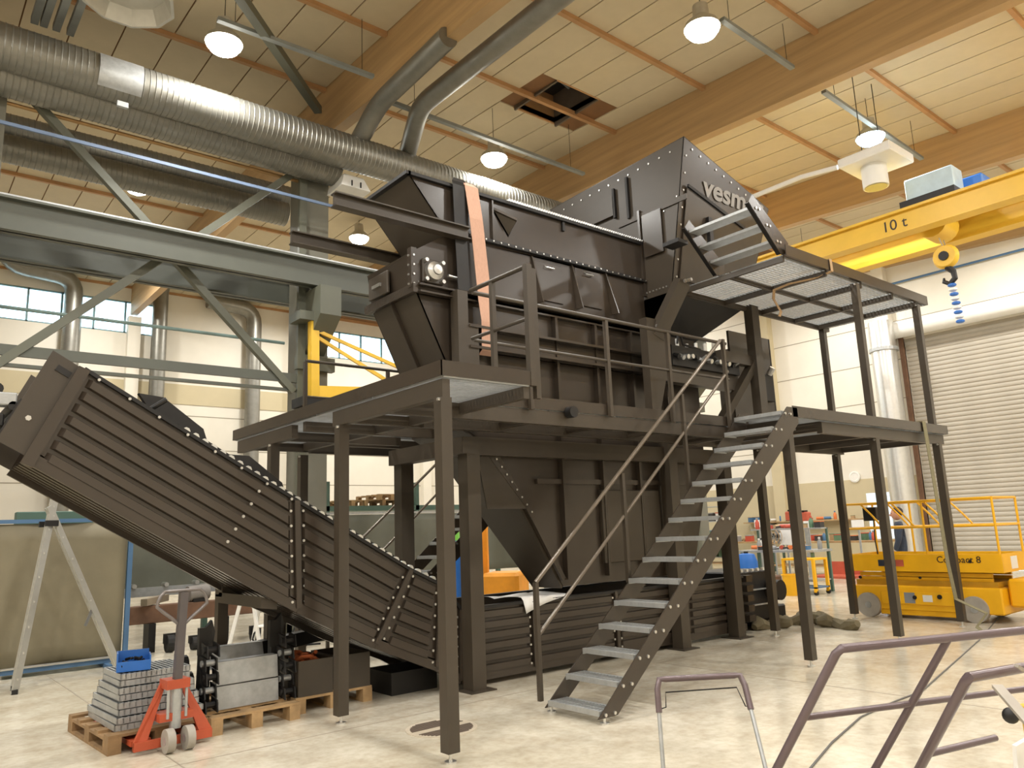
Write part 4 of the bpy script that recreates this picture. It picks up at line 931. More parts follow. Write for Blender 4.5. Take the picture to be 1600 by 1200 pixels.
for x, y in ((8.12, 4.82), (10.33, 4.86), (12.17, 4.80), (12.3, 6.45), (9.95, 6.40)): post(pr, x, y, 0, 2.62)
# upper storey
UZ = 4.80
MB().box(8.42, 12.45, 4.75, 4.76, UZ, 4.94).build('toe_board', BROWN, pr); MB().box(12.44, 12.45, 4.75, 6.4, UZ, 4.94).build('toe_board', BROWN, pr)
MB().box(8.42, 12.45, 4.76, 4.80, UZ, UZ+0.02).build('toe_board', BROWN, pr)
for x0_, x1_ in ((8.45, 9.43), (9.47, 10.38), (10.42, 11.33), (11.37, 12.08), (12.12, 12.43)):
    for y0_, y1_ in ((4.79, 5.58), (5.62, 6.38)): grating(pr, x0_, x1_, y0_, y1_, UZ+0.0, 'x', 0.05)
for x in (8.43, 9.45, 10.4, 11.35, 12.1): channel(pr, (x, 4.80, UZ-0.035), (x, 6.4, UZ-0.035), 0.04, 0.07, name='cross_beam')
channel(pr, (8.43, 5.6, UZ-0.035), (12.1, 5.6, UZ-0.035), 0.04, 0.06); channel(pr, (8.43, 6.4, UZ-0.035), (12.43, 6.4, UZ-0.035), 0.05, 0.07)
for x, y in ((10.25, 4.82), (12.16, 4.82), (12.16, 6.36)): post(pr, x, y, DZ0+0.02, UZ-0.03, 0.09, False, 'upper_post')
for (px, py, lb) in ((1297, 412, 'tan ratchet strap wrapped over the edge of the upper platform'),):
    x = ony(px, py, 4.75).x
    sg2 = thing('ratchet_strap', lb, 'strap', (x, 4.74, 4.8)); TAN = mat('tan_webbing', (170, 140, 104), 0.8, 0, 0.12, 30)
    strip('webbing', [(x, 5.0, 4.95), (x, 4.74, 4.955), (x, 4.735, 4.79), (x-0.05, 4.9, 4.74), (x-0.2, 5.25, 4.72), (x-0.25, 5.45, 4.68), (x-0.12, 5.55, 4.6), (x-0.05, 5.5, 4.42), (x-0.1, 5.5, 4.34)], 0.06, TAN, sg2)
x = ony(1447, 672, 4.72).x
sg3 = thing('ratchet_strap', 'long olive strap hanging from the platform edge down to the floor', 'strap', (x, 4.7, 0)); OLV = mat('olive_webbing', (122, 116, 88), 0.8, 0, 0.12, 30)
e1, e2 = onz(1527, 983, 0.06), onz(1505, 988, 0.012)
strip('webbing', [(x, 5.0, 2.91), (x, 4.735, 2.915), (x, 4.73, 2.75), (x+0.02, 4.71, 1.8), (x+0.03, 4.69, 0.9), (x+0.08, 4.67, 0.42), (x+0.32, e1.y+0.02, 0.22), (e1.x, e1.y, 0.09), (e1.x+0.05, e1.y-0.03, 0.04), (e2.x, e2.y, 0.012)], 0.11, OLV, sg3)
# short stair to the head box
ss = thing('short_stair', 'short three-step stair from the upper platform to the head box', 'stairs', (8.1, 5.3, UZ))
for y in (4.80, 5.75):
    mb = MB(); mb.prism([(7.78, y, 5.36), (7.88, y, 5.48), (8.58, y, 5.0), (8.55, y, 4.82), (8.38, y, 4.82)], (0, 0.012, 0)); mb.build('stringer', BROWN, ss)
    MB().bar((7.78, y+0.03, 5.35), (8.38, y+0.03, 4.82), 0.05, 0.012, (0.6, 0, 0.6)).build('stringer_flange', BLACK, ss)
for k in range(3):
    x, z = 7.96+0.20*k, 5.33-0.17*k
    tr = MB().box(x-0.10, x+0.10, 4.815, 5.75, z-0.03, z+0.005).build('tread', GALV, ss)
b3 = MB()
for k in range(3):
    for e in (0, 0.07): b3.bolt((7.92+0.20*k+e, 4.80, 5.31-0.17*k), (0, -1, 0), 0.018)
b3.build('bolt_set', SCREW, ss, kind='stuff')
MB().box(7.55, 7.75, 5.7, 5.95, 5.1, 5.15).build('landing_bracket', BLACK, ss)
# ================================================================== FOREGROUND AND LEFT SIDE
# floor drain
q = onz(690, 1138); dn = thing('floor_drain', 'round slotted drain cover set into the concrete floor', 'drain', (q.x, q.y, 0))
MB().lathe([(0.0, 0.0), (0.30, 0.0), (0.30, 0.004), (0.0, 0.005)], (q.x, q.y, 0.0), 28).build('frame', mat('drain_frame', (190, 178, 158), 0.6, 0, 0.1, 8), dn)
for s in (-1, 1):
    for k in range(1, 9):
        y = s*(0.03+0.026*k); w = math.sqrt(max(0.0, 0.26**2-y*y))
        MB().box(q.x-w, q.x+w, q.y+y-0.007, q.y+y+0.007, 0.004, 0.008).build('slot_bar', mat('drain_dark', (96, 84, 74), 0.6, 0, 0.1, 8), dn)
# pallets
def pallet(loc, rz, label, m=WOOD):
    t = thing('wooden_pallet', label, 'pallet', loc, rz, 'wooden pallets on the workshop floor')
    for k in range(5):
        y = 0.06+k*(1.2-0.12)/4; MB().box(0, 0.8, y-0.055, y+0.055, 0.122, 0.144).build('top_board', m, t, world=False)
    for x in (0.05, 0.4, 0.75):
        MB().box(x-0.05, x+0.05, 0, 1.2, 0, 0.022).build('bottom_board', m, t, world=False)
        MB().box(x-0.05, x+0.05, 0, 1.2, 0.1, 0.122).build('stringer_board', m, t, world=False)
        for y in (0.07, 0.6, 1.13): MB().box(x-0.05, x+0.05, y-0.07, y+0.07, 0.022, 0.1).build('block', m, t, world=False)
    return t
P1 = (1.56, 6.95); pallet((P1[0], P1[1], 0), math.radians(3), 'worn wooden pallet under the stack of galvanised stair treads', WOODO)
P2 = (2.34, 6.93); pallet((P2[0], P2[1], 0), math.radians(2), 'wooden pallet carrying the slat chain pieces')
P3 = (3.17, 7.12); pallet((P3[0], P3[1], 0), math.radians(1), 'wooden pallet under the two brown steel boxes')
# stacked stair treads on pallet 1
lv = [0.02, 0.05, 0.08, 0.11, 0.14, 0.16]
for k in range(8):
    ins = lv[min(k//2+1, 5)] + 0.03*(k//2); z = 0.145+0.052*k
    t = thing('spare_tread', 'galvanised stair tread bundled on the pallet behind the orange truck', 'stair tread', (P1[0]+0.40, P1[1]+0.55, z), math.radians(3+random.uniform(-2, 2)), 'galvanised treads stacked on the pallet')
    hw, hl = 0.36-ins*0.35, 0.46-ins*0.8
    MB().box(-hw, hw, -hl, -hl+0.02, 0, 0.045).box(-hw, hw, hl-0.02, hl, 0, 0.045).box(-hw, -hw+0.01, -hl, hl, 0, 0.045).box(hw-0.01, hw, -hl, hl, 0, 0.045).build('tread_frame', GALV, t, world=False)
    mb = MB()
    for j in range(1, 14): x = -hw+2*hw*j/14; mb.box(x-0.006, x+0.006, -hl, hl, 0.005, 0.044)
    mb.build('tread_bar_set', GALV, t, world=False, kind='stuff')
zt = 0.145+0.052*8
bx, by = P1[0]+0.26, P1[1]+0.42
t = thing('parts_bin', 'blue plastic parts bin standing on the stacked treads', 'bin', (bx, by, zt), math.radians(-12))
MB().box(-0.13, 0.13, -0.1, 0.1, 0, 0.012).build('base', BLUE, t, world=False)
MB().box(-0.13, -0.12, -0.1, 0.1, 0.012, 0.15).build('side_wall', BLUE, t, world=False); MB().box(0.12, 0.13, -0.1, 0.1, 0.012, 0.12).build('side_wall', BLUE, t, world=False)
MB().box(-0.12, 0.12, 0.09, 0.1, 0.012, 0.15).build('back_wall', BLUE, t, world=False); MB().box(-0.12, 0.12, -0.1, -0.09, 0.012, 0.08).build('front_wall', BLUE, t, world=False)
mb = MB()
for k in range(22): a = Vector((random.uniform(-.09, .09), random.uniform(-.07, .07), random.uniform(.03, .09))); b = a+Vector((random.uniform(-.05, .05), random.uniform(-.05, .05), random.uniform(-.01, .02))); mb.cyl(a, b, 0.012, 6)
mb.build('loose_bolt_set', BLACK, t, world=False, kind='stuff')
# pallet truck
tx, ty = 2.0, 6.80
pt = thing('pallet_truck', 'orange hand pallet truck with grey loop handle', 'pallet truck', (tx, ty, 0), math.radians(3))
for s in (-1, 1):
    MB().box(s*0.21-0.075, s*0.21+0.075, 0.1, 1.2, 0.05, 0.09).build('fork', ORANGE, pt, world=False)
    MB().prism([(s*0.30, -0.02, 0.04), (s*0.30, -0.02, 0.10), (s*0.09, 0.06, 0.50), (s*0.05, 0.06, 0.50), (s*0.22, -0.02, 0.04)], (0, 0.03, 0)).build('front_plate', ORANGE, pt, world=False)
    MB().cyl((s*0.075-0.03, -0.12, 0.09), (s*0.075+0.03, -0.12, 0.09), 0.09, 20).build('wheel', GREYRUB, pt, world=False, smooth=True)
    MB().cyl((s*0.075-0.032, -0.12, 0.09), (s*0.075+0.032, -0.12, 0.09), 0.03, 12).build('hub', GALV, pt, world=False)
MB().box(-0.30, 0.30, -0.03, 0.0, 0.035, 0.10).build('bumper', ORANGE, pt, world=False)
MB().box(-0.13, 0.13, -0.06, 0.12, 0.22, 0.28).build('yoke', ORANGE, pt, world=False)
MB().box(-0.09, 0.09, -0.08, 0.1, 0.46, 0.53).build('head', ORANGE, pt, world=False)
MB().cyl((0, -0.03, 0.16), (0, -0.03, 0.46), 0.045, 12).build('pump', GALV, pt, world=False, smooth=True)
for s in (-1, 1): MB().cyl((s*0.07, -0.06, 0.24), (s*0.07, -0.06, 0.46), 0.012, 8).build('pump_rod', GALV, pt, world=False)
MB().bar((0, -0.04, 0.5), (0.03, -0.02, 1.20), 0.06, 0.06, (0, 1, 0)).build('handle_shaft', mat('dark_grey_handle', (84, 78, 78), 0.45), pt, world=False)
HG = mat('handle_grey', (120, 114, 112), 0.35, 0.3)
pts = []
for k in range(25):
    a = -PI/2+2*PI*k/24; r = 0.20; x = r*math.cos(a); z = 0.17*math.sin(a)
    if z < 0: x *= (1+z/0.17*0.85)
    pts.append((0.025+x, -0.02, 1.10+min(z, 0.115)))
MB().tube(pts[:-1], 0.014, 8, closed=True).build('loop_grip', HG, pt, world=False, smooth=True)
# chain slats on pallet 2
cs = thing('slat_chain', 'galvanised slats between black drive chains piled on a pallet', 'chain', (P2[0]+0.4, P2[1]+0.4, 0.144), math.radians(2))
for k, (y, z, ti) in enumerate(((-0.12, 0.0, 4), (-0.10, 0.205, 6), (0.20, 0.30, 18))):
    c, s = math.cos(math.radians(ti)), math.sin(math.radians(ti)); h_ = 0.195
    MB().hexa([(-0.27, y, z), (0.30, y, z), (0.30, y+0.02, z), (-0.27, y+0.02, z), (-0.27, y+s*h_, z+c*h_), (0.30, y+s*h_, z+c*h_), (0.30, y+s*h_+0.02, z+c*h_), (-0.27, y+s*h_+0.02, z+c*h_)]).build('slat', GALV, cs, world=False)
    MB().box(-0.27, 0.30, y+s*h_, y+s*h_+0.12, z+c*h_-0.012, z+c*h_).build('slat_flange', GALV, cs, world=False)
for s in (-1, 1):
    for k in range(5):
        z = 0.0+0.115*k; x = s*0.36+0.015
        for dx in (-0.05, 0.05):
            MB().prism([(x+dx, -0.20+0.04*(k % 2), z), (x+dx, -0.06+0.04*(k % 2), z+0.02), (x+dx, -0.04+0.04*(k % 2), z+0.12), (x+dx, -0.18+0.04*(k % 2), z+0.10)], (0.012, 0, 0)).build('link_plate', BLACK, cs, world=False)
        MB().cyl((x-0.065, -0.13+0.04*(k % 2), z+0.06), (x+0.075, -0.13+0.04*(k % 2), z+0.06), 0.028, 10).build('link_pin', GALV if k % 2 else BLACK, cs, world=False)
    x = s*0.33
    MB().prism([(x-0.06, 0.02, 0.46), (x+0.05, 0.02, 0.44), (x+0.07, 0.0, 0.66), (x+0.04, 0.0, 0.76), (x-0.01, 0.0, 0.70), (x-0.07, 0.0, 0.70)], (0, 0.05, 0)).build('paddle', BLACK, cs, world=False)
    MB().prism([(x-0.05, 0.03, 0.0), (x+0.05, 0.03, 0.0), (x+0.04, 0.03, 0.5), (x-0.04, 0.03, 0.5)], (0, 0.08, 0)).build('chain_stack', BLACK, cs, world=False)
    for k in range(3): MB().lathe([(0.05, -0.03), (0.085, -0.03), (0.085, 0.03), (0.05, 0.03)], (x-0.09, 0.05+0.14*k, 0.1+0.13*k), 12, 'x').build('chain_ring', BLACK, cs, world=False)
# steel boxes on pallet 3
for k, (dx, lb) in enumerate(((0.03, 'brown steel box holding orange slings on a pallet'), (0.43, 'brown steel box behind the platform post on a pallet'))):
    x0_, y0_ = P3[0]+dx, P3[1]+0.02
    t = thing('steel_box', lb, 'box', (x0_, y0_, 0.144))
    w_, l_, h_ = 0.35, 0.6, 0.32
    MB().box(0, w_, 0, l_, 0, 0.006).build('bottom', BROWN2, t, world=False)
    MB().box(0, w_, 0, 0.006, 0.006, h_).build('front', BROWN2, t, world=False); MB().box(0, w_, l_-0.006, l_, 0.006, h_).build('back', BROWN2, t, world=False)
    MB().box(0, 0.006, 0.006, l_-0.006, 0.006, h_).build('side', BROWN2, t, world=False); MB().box(w_-0.006, w_, 0.006, l_-0.006, 0.006, h_).build('side', BROWN2, t, world=False)
    if k == 0:
        t2 = thing('coiled_sling', 'crumpled orange sling heaped in the brown steel box', 'sling', (x0_+0.17, y0_+0.25, 0.28)); OS = mat('deep_orange_sling', (178, 92, 48), 0.8, 0, 0.2, 20)
        for j in range(9):
            a0 = random.uniform(0, 6); r_ = random.uniform(0.06, 0.13)
            MB().tube([(r_*1.1*math.cos(a0+i*0.5), r_*1.5*math.sin(a0+i*0.5), 0.10+0.02*j*0.6+0.03*math.sin(i*1.3+j)) for i in range(9)], 0.02, 6).build('sling_fold', OS, t2, world=False, smooth=True)
tag(MB().bar((3.0, 8.0, 0.50), (4.45, 8.42, 0.58), 0.12, 0.14).build('steel_channel', BLACK), 'dark steel channel lying across behind the brown boxes', 'steel channel')
# ladder
A0, A1 = Vector((1.40, 10.65, 0.0)), Vector((2.64, 11.26, 0.0)); AP = Vector((1.69, 10.95, 2.02)); DV = Vector((0.03, 0.32, 0))
ld = thing('folding_ladder', 'aluminium folding ladder set up before the olive screen', 'ladder', A0)
tops = [A0+(AP-A0)*1.10, A1+(AP-A1)*1.04]
for k, (a, b, n) in enumerate(((A0, tops[0], 8), (A1, tops[1], 8))):
    for d_ in (Vector((0, 0, 0)), DV):
        st = MB(); st.bar(a+d_, b+d_, 0.025, 0.075, Vector((1, 0.45, 0))); so = st.build('stile', ALU, ld)
        MB().box((a+d_).x-0.03, (a+d_).x+0.03, (a+d_).y-0.03, (a+d_).y+0.03, 0, 0.05).build('rubber_foot', RUBBER, so)
    for i in range(n):
        c = a.lerp(b, (i+0.55)/n); MB().cyl(c-DV*0.05, c+DV*1.05, 0.014, 8).build('rung', ALU, ld)
for d_ in (-0.02, 0.42): MB().box(AP.x-0.07, AP.x+0.07, AP.y+d_-0.03, AP.y+d_+0.03, AP.z-0.16, AP.z-0.09).build('hinge', BLACK, ld)
c = A1.lerp(AP, 0.42); MB().bar(c, c+Vector((-0.08, -0.02, -0.22)), 0.02, 0.03).build('stay_arm', mat('stay_grey', (110, 110, 108), 0.5), ld)
# screens
def cloth_panel(mb, x0_, x1_, y_, z0_, z1_, amp=0.03, f=9):
    nx, nz = 40, 8
    mb.grid(nx, nz, lambda u, v: (x0_+(x1_-x0_)*u, y_+amp*math.sin(u*f+2*v)*(1-0.5*v)+0.5*amp*math.sin(u*f*2.7+1.3), z0_+(z1_-z0_)*v))
sc = thing('welding_screen', 'olive tarpaulin welding screen on a blue frame behind the ladder', 'screen', (1.5, 12.0, 0))
xe = onz(193, 1040).x
mb = MB(); cloth_panel(mb, -1.2, xe, 12.0, 0.12, 1.92); o = mb.build('tarpaulin', TARP, sc, smooth=True)
md = o.modifiers.new('t', 'SOLIDIFY'); md.thickness = 0.006
MB().box(-1.2, xe+0.05, 11.97, 12.03, 1.93, 1.98).build('top_bar', BLUEP, sc)
MB().box(xe+0.02, xe+0.08, 11.97, 12.03, 0.0, 1.98).build('frame_post', BLUEP, sc)
MB().box(-1.2, xe+0.05, 11.9, 11.96, 0.05, 0.11).build('bottom_bar', BLUEP, sc)
MB().box(-1.2, xe+0.05, 11.88, 12.0, 0.11, 0.125).build('bottom_rail', ALU, sc)
for x in (-0.6, xe-0.2): MB().box(x-0.03, x+0.03, 11.6, 12.4, 0.0, 0.05).build('frame_foot', BLUEP, sc)
tag(MB().box(1.5, 2.9, 12.45, 12.65, 0.0, 2.10).build('green_cabinet', GREEN, bevel=0.01), 'green steel cabinet showing above the olive screen', 'cabinet')
sc2 = thing('welding_screen', 'long grey curtain screen behind the rusty beams', 'screen', (6, 13.9, 0))
for k in range(5):
    x0_ = 3.0+1.9*k; mb = MB(); cloth_panel(mb, x0_, x0_+1.86, 14.0, 0.75, 2.02, 0.04, 7); o = mb.build('curtain', TARPG, sc2, smooth=True)
    md = o.modifiers.new('t', 'SOLIDIFY'); md.thickness = 0.006
    MB().box(x0_-0.02, x0_+0.02, 14.05, 14.1, 0.0, 2.06).build('frame_post', GALV, sc2)
MB().box(3.0, 12.5, 14.05, 14.1, 2.03, 2.07).build('top_bar', GALV, sc2)
tr_ = thing('roller_track', 'pale steel roller track in front of the grey curtain', 'track', (4.5, 13.5, 0))
MB().box(2.6, 6.4, 13.5, 13.6, 0.78, 0.92).build('track_beam', GALV, tr_)
for k in range(8): MB().cyl((2.8+0.48*k, 13.45, 0.95), (2.8+0.48*k, 13.65, 0.95), 0.035, 10).build('roller', ZINC, tr_, smooth=True)
for x in (3.0, 4.4, 6.0): MB().box(x-0.04, x+0.04, 13.5, 13.6, 0, 0.78).build('leg', GREEN, tr_)
# rusty beams on trestles
rb = thing('rusty_beam', 'heavy rusty steel beam on low trestles under the conveyor', 'steel beam', (4.2, 13.0, 0))
MB().box(3.05, 6.2, 12.85, 13.05, 0.42, 0.68).build('beam', RUST, rb, bevel=0.01)
for x in (3.4, 4.5, 5.7): MB().box(x-0.05, x+0.05, 12.8, 13.1, 0.0, 0.42).build('trestle', BLACK, rb)
for k, (x, lb) in enumerate(((3.25, 'pale square steel tube resting on the rusty beam'), (4.55, 'square steel tube end lying by the grey motor'))):
    tag(MB().bar((x, 12.75, 0.74), (x+0.45, 13.25, 0.76), 0.1, 0.1).build('square_tube', mat('tube_grey', (150, 136, 116), 0.5, 0.2)), lb, 'steel tube')
t = thing('electric_motor', 'round grey electric motor lying on the rusty beam', 'motor', (4.1, 12.95, 0.68))
MB().cyl((-0.16, 0, 0.12), (0.16, 0.05, 0.14), 0.12, 16).build('housing', mat('motor_grey', (128, 122, 116), 0.5), t, world=False, smooth=True); MB().box(-0.1, 0.1, -0.1, 0.1, 0, 0.04).build('foot', BLACK, t, world=False)
for k, (x, y, r_) in enumerate(((3.6, 12.6, 0.13), (3.95, 12.55, 0.1), (4.9, 12.6, 0.12))):
    t = thing('trolley_wheel', 'black caster wheel block standing below the rusty beam', 'wheel', (x, y, 0), 0, 'caster blocks under the rusty beam')
    MB().cyl((-0.05, 0, r_), (0.05, 0, r_), r_, 14).build('tyre', RUBBER, t, world=False); MB().box(-0.09, 0.09, -0.03, 0.03, r_, r_*2.1).build('fork', BLACK, t, world=False)
# step stool
q = onz(400, 1020); t = thing('step_stool', 'white two-step stool standing behind the slat chain', 'stool', (q.x, q.y, 0), math.radians(35))
for sx in (-0.25, 0.25):
    MB().bar((sx*1.2, -0.28, 0.0), (sx, -0.1, 0.75), 0.03, 0.05).build('front_leg', WHITE, t, world=False); MB().bar((sx*1.2, 0.28, 0.0), (sx, 0.1, 0.75), 0.03, 0.05).build('rear_leg', WHITE, t, world=False)
MB().box(-0.3, 0.3, -0.18, 0.18, 0.75, 0.79).build('top_step', WHITE, t, world=False, bevel=0.01); MB().box(-0.28, 0.28, -0.32, -0.14, 0.38, 0.41).build('lower_step', WHITE, t, world=False, bevel=0.01)
q = onz(497, 1000); t = thing('welding_machine', 'dark welding machine with orange side under the conveyor', 'welder', (q.x, q.y, 0))
MB().box(-0.25, 0.25, -0.2, 0.2, 0.08, 0.62).build('case', BLACK, t, world=False, bevel=0.02); MB().box(-0.1, 0.2, -0.215, -0.2, 0.15, 0.55).build('side_panel', RED, t, world=False)
for sx in (-0.2, 0.2): MB().cyl((sx, -0.22, 0.08), (sx, 0.22, 0.08), 0.08, 12).build('axle_wheel', RUBBER, t, world=False)
for k in range(4):
    mb = MB(); mb.tube([(q.x-0.3-0.25*k+0.12*math.sin(i*0.9+k), q.y-0.2-0.1*i*0.4, 0.015+0.5*max(0, (4-i))/4*(1 if k < 2 else 0.6)) for i in range(9)], 0.014, 6); tag(mb.build('welding_cable', RUBBER, smooth=True), 'black welding cable curling down to the floor', 'cable', 'welding cables by the welder')
# papers on the trough
for k, (px, py, w_, h_, rz) in enumerate(((790, 925, 0.75, 0.5, 0.15), (838, 932, 0.55, 0.4, -0.3))):
    p_ = onz(px, py, 0.86+0.01*k)
    mb = MB(); c_, s_ = math.cos(rz), math.sin(rz)
    def fn(u, v, w_=w_, h_=h_, c_=c_, s_=s_, p_=p_, k=k):
        x = (u-0.5)*w_; y = (v-0.5)*h_; X_ = p_.x+x*c_-y*s_; Y_ = 7.02+x*s_+y*c_+0.05*k; z = 0.845+0.012*k+0.012*math.sin(5*u+3*v)
        if Y_ < YN-0.03: z -= (YN-0.03-Y_)*1.6; Y_ = YN-0.03-(YN-0.03-Y_)*0.4
        return (X_, Y_, z)
    mb.grid(14, 12, fn); o = mb.build('drawing_sheet', PAPER, smooth=True); md = o.modifiers.new('t', 'SOLIDIFY'); md.thickness = 0.002
    tag(o, ('large white drawing sheet spread on the conveyor trough', 'smaller white drawing sheet folding over the conveyor edge')[k], 'drawing')
p_ = onz(877, 910, 0.83); tag(MB().lathe([(0.035, 0), (0.035, 0.17), (0.02, 0.19), (0.015, 0.22), (0.0, 0.22)], (p_.x, 6.98, 0.83), 12).build('spray_can', WHITE, smooth=True), 'white spray can standing on the conveyor trough', 'spray can')
# mower style handle
mz = 0.72
a, b = onz(1026, 1062, mz), onz(1160, 1055, mz); c, d_ = onz(1036, 1195, 0.30), onz(1195, 1195, 0.30)
mw = thing('walk_behind_handle', 'grey tubular walk-behind machine handle with thin control lever', 'handle', ((c.x+d_.x)/2, (c.y+d_.y)/2, 0))
k1, k2 = a.lerp(c, 0.12), b.lerp(d_, 0.12); ab = (b-a)
e0_, e1_ = c+(c-a).normalized()*0.35, d_+(d_-b).normalized()*0.35
MB().tube([a.lerp(c, 0.40), k1, a+ab*0.03, a+ab*0.10, b-ab*0.10, b-ab*0.03, k2, b.lerp(d_, 0.40)], 0.018, 10).build('grip_tube', PLUM, mw, smooth=True)
MB().tube([a.lerp(c, 0.38), c, e0_], 0.012, 10).build('lower_tube', GALV, mw, smooth=True); MB().tube([b.lerp(d_, 0.38), d_, e1_], 0.012, 10).build('lower_tube', GALV, mw, smooth=True)
la, lb_ = a.lerp(c, 0.36), b.lerp(d_, 0.36)
MB().tube([la, la.lerp(lb_, 0.08)+Vector((0, 0, 0.01)), a.lerp(c, 0.16).lerp(b.lerp(d_, 0.16), 0.09), a.lerp(c, 0.14).lerp(b.lerp(d_, 0.14), 0.90), lb_.lerp(la, 0.05), lb_], 0.004, 6).build('control_lever', BLACK, mw)
mc = (e0_+e1_)/2; MB().box(mc.x-0.3, mc.x+0.3, mc.y-0.35, mc.y+0.15, 0.0, 0.2).build('machine_body', BLACK, mw, bevel=0.03)
# loose railings in the foreground
def loose_rail(label, tA, tB, zt_, bots, mid, zb):
    A_, B_ = onz(*tA, zt_), onz(*tB, zt_); D_ = (B_-A_)
    t = thing('loose_railing', label, 'railing', (A_.x, A_.y, 0)); lows = []
    b0 = onz(*bots[0][1], zb); down = (b0-A_); f = A_.z/(A_.z-b0.z)
    MB().tube([A_+down*f, A_+down*0.04, A_+D_*0.015, B_, B_+D_*0.35], 0.021, 12).build('frame_tube', PLUM, t, smooth=True)
    for (pt_, pb_) in bots[1:]:
        s_ = onz(*pt_, zt_); MB().tube([s_, s_+down*f], 0.019, 10).build('upright', PLUM, t, smooth=True)
    m0 = A_+down*mid; MB().tube([m0, m0+D_*1.35], 0.016, 10).build('middle_bar', PLUM, t, smooth=True)
    return t
loose_rail('plum-brown loose railing standing nearest the scissor lift', (1310, 1014), (1600, 985), 1.0, (((1310, 1014), (1217, 1195)), ((1482, 997), (1395, 1195))), 0.58, 0.42)
loose_rail('plum-brown loose railing next to the lever with black ball knob', (1512, 1059), (1600, 1043), 0.95, (((1512, 1059), (1440, 1195)),), 0.86, 0.45)
q = onz(1590, 1120, 0.8); t = thing('lever_tool', 'grey hand lever with black ball knob on a small stand', 'lever', (q.x, q.y, 0))
e = onz(1579, 1118, 0.82); MB().ball(e, 0.03, 12, 8).build('ball_knob', BLACK, t, smooth=True)
e2_ = onz(1620, 1128, 0.78); MB().cyl(e, e2_, 0.012, 8).build('lever_arm', GALV, t)
MB().cyl(Vector((e2_.x, e2_.y, 0.5)), Vector((e2_.x, e2_.y, 0.84)), 0.05, 14).build('body', YELLOW, t, smooth=True); MB().cyl(Vector((e2_.x, e2_.y, 0.0)), Vector((e2_.x, e2_.y, 0.5)), 0.035, 12).build('stand', BLACK, t)
for k, (p0_, p1_, lb) in enumerate((((1558, 1072), (1640, 1165), 'pale flat steel bar propped over the loose railing'), ((1588, 1040), (1650, 1080), 'second pale flat steel bar on the loose railing'))):
    a, b = onz(*p0_, 0.98), onz(*p1_, 0.88); tag(MB().bar(a, b, 0.035, 0.012).build('flat_bar', mat('flat_bar_grey', (160, 152, 140), 0.5, 0.2)), lb, 'steel bar')
a = onz(1585, 1170, 0.6); t = thing('sheet_offcut', 'bent white sheet metal offcut beside the loose railing', 'sheet', (a.x, a.y, 0))
MB().prism([(a.x-0.1, a.y-0.02, 0.30), (a.x+0.3, a.y-0.1, 0.30), (a.x+0.3, a.y-0.1, 0.68), (a.x-0.03, a.y-0.02, 0.62)], (0.01, 0.02, 0)).build('sheet', WHITE, t); MB().box(a.x-0.1, a.x+0.4, a.y-0.3, a.y+0.1, 0.0, 0.30).build('trestle_box', GALV, t)
# cable on the floor
cp = [(1562, 905), (1585, 925), (1560, 965), (1530, 1000), (1485, 1040), (1440, 1080), (1400, 1095), (1345, 1120), (1300, 1160), (1262, 1205), (1220, 1240)]
P_ = [onz(x, y, 0.008) for x, y in cp]; Q_ = []
for i in range(len(P_)-1):
    for j in range(4): Q_.append(P_[i].lerp(P_[i+1], j/4))
tag(MB().tube(Q_+[P_[-1]], 0.007, 6).build('power_cable', mat('grey_cable', (92, 90, 88), 0.6), smooth=True), 'thin grey power cable running across the floor to the lift', 'cable')
# cloth pile
q = onz(1235, 978); t = thing('cloth_pile', 'crumpled olive tarpaulin heap on the floor by the tail drive', 'tarpaulin', (q.x, q.y, 0))
for k in range(9):
    u = k/8; a0 = onz(1192+128*u, 980-8*math.sin(u*3), 0.03)
    MB().tube([Vector((a0.x+0.22*math.cos(k*1.7)*(j-2)/2, a0.y+0.30*math.sin(k*1.7)*(j-2)/2, 0.05+0.05*math.sin(j*1.4+k))) for j in range(5)], [0.05, 0.11, 0.09, 0.10, 0.05], 8).build('fold', CLOTH, t, smooth=True)
# ================================================================== RIGHT AND BACKGROUND
LX = 12.65
sl_ = thing('scissor_lift', 'yellow electric scissor lift parked before the roller door', 'scissor lift', (13.1, 5.5, 0))
ya, yb_ = 4.40, 6.58; W_ = 0.95
MB().box(LX, LX+W_, ya, yb_, 0.12, 0.50).build('chassis', LIFTY, sl_, bevel=0.02)
MB().box(LX+0.02, LX+W_-0.02, 4.95, 6.2, 0.05, 0.2).build('skid', LIFTY, sl_, bevel=0.01)
MB().box(LX-0.02, LX+0.0, 4.95, 6.15, 0.22, 0.42).build('side_cover', LIFTY, sl_, bevel=0.006)
MB().box(LX+0.05, LX+W_-0.05, ya+0.05, yb_-0.02, 0.50, 0.58).build('scissor_base', mat('lift_dark_yellow', (190, 140, 20), 0.5), sl_)
for z in (0.60, 0.67):
    for x in (LX+0.08, LX+W_-0.12): MB().box(x, x+0.05, ya+0.12, yb_-0.08, z-0.03, z+0.03).build('scissor_arm', LIFTY, sl_)
MB().box(LX-0.03, LX-0.015+0.02, ya-0.08, yb_+0.04, 0.72, 0.985).build('tray_side', LIFTY, sl_); MB().box(LX+W_, LX+W_+0.02, ya-0.08, yb_+0.04, 0.72, 0.985).build('tray_side', LIFTY, sl_)
MB().box(LX, LX+W_, ya-0.08, ya-0.06, 0.72, 0.985).build('tray_end', LIFTY, sl_); MB().box(LX, LX+W_, yb_+0.02, yb_+0.04, 0.72, 0.985).build('tray_end', LIFTY, sl_)
MB().box(LX, LX+W_, ya-0.06, yb_+0.02, 0.76, 0.79).build('tray_floor', GALV, sl_)
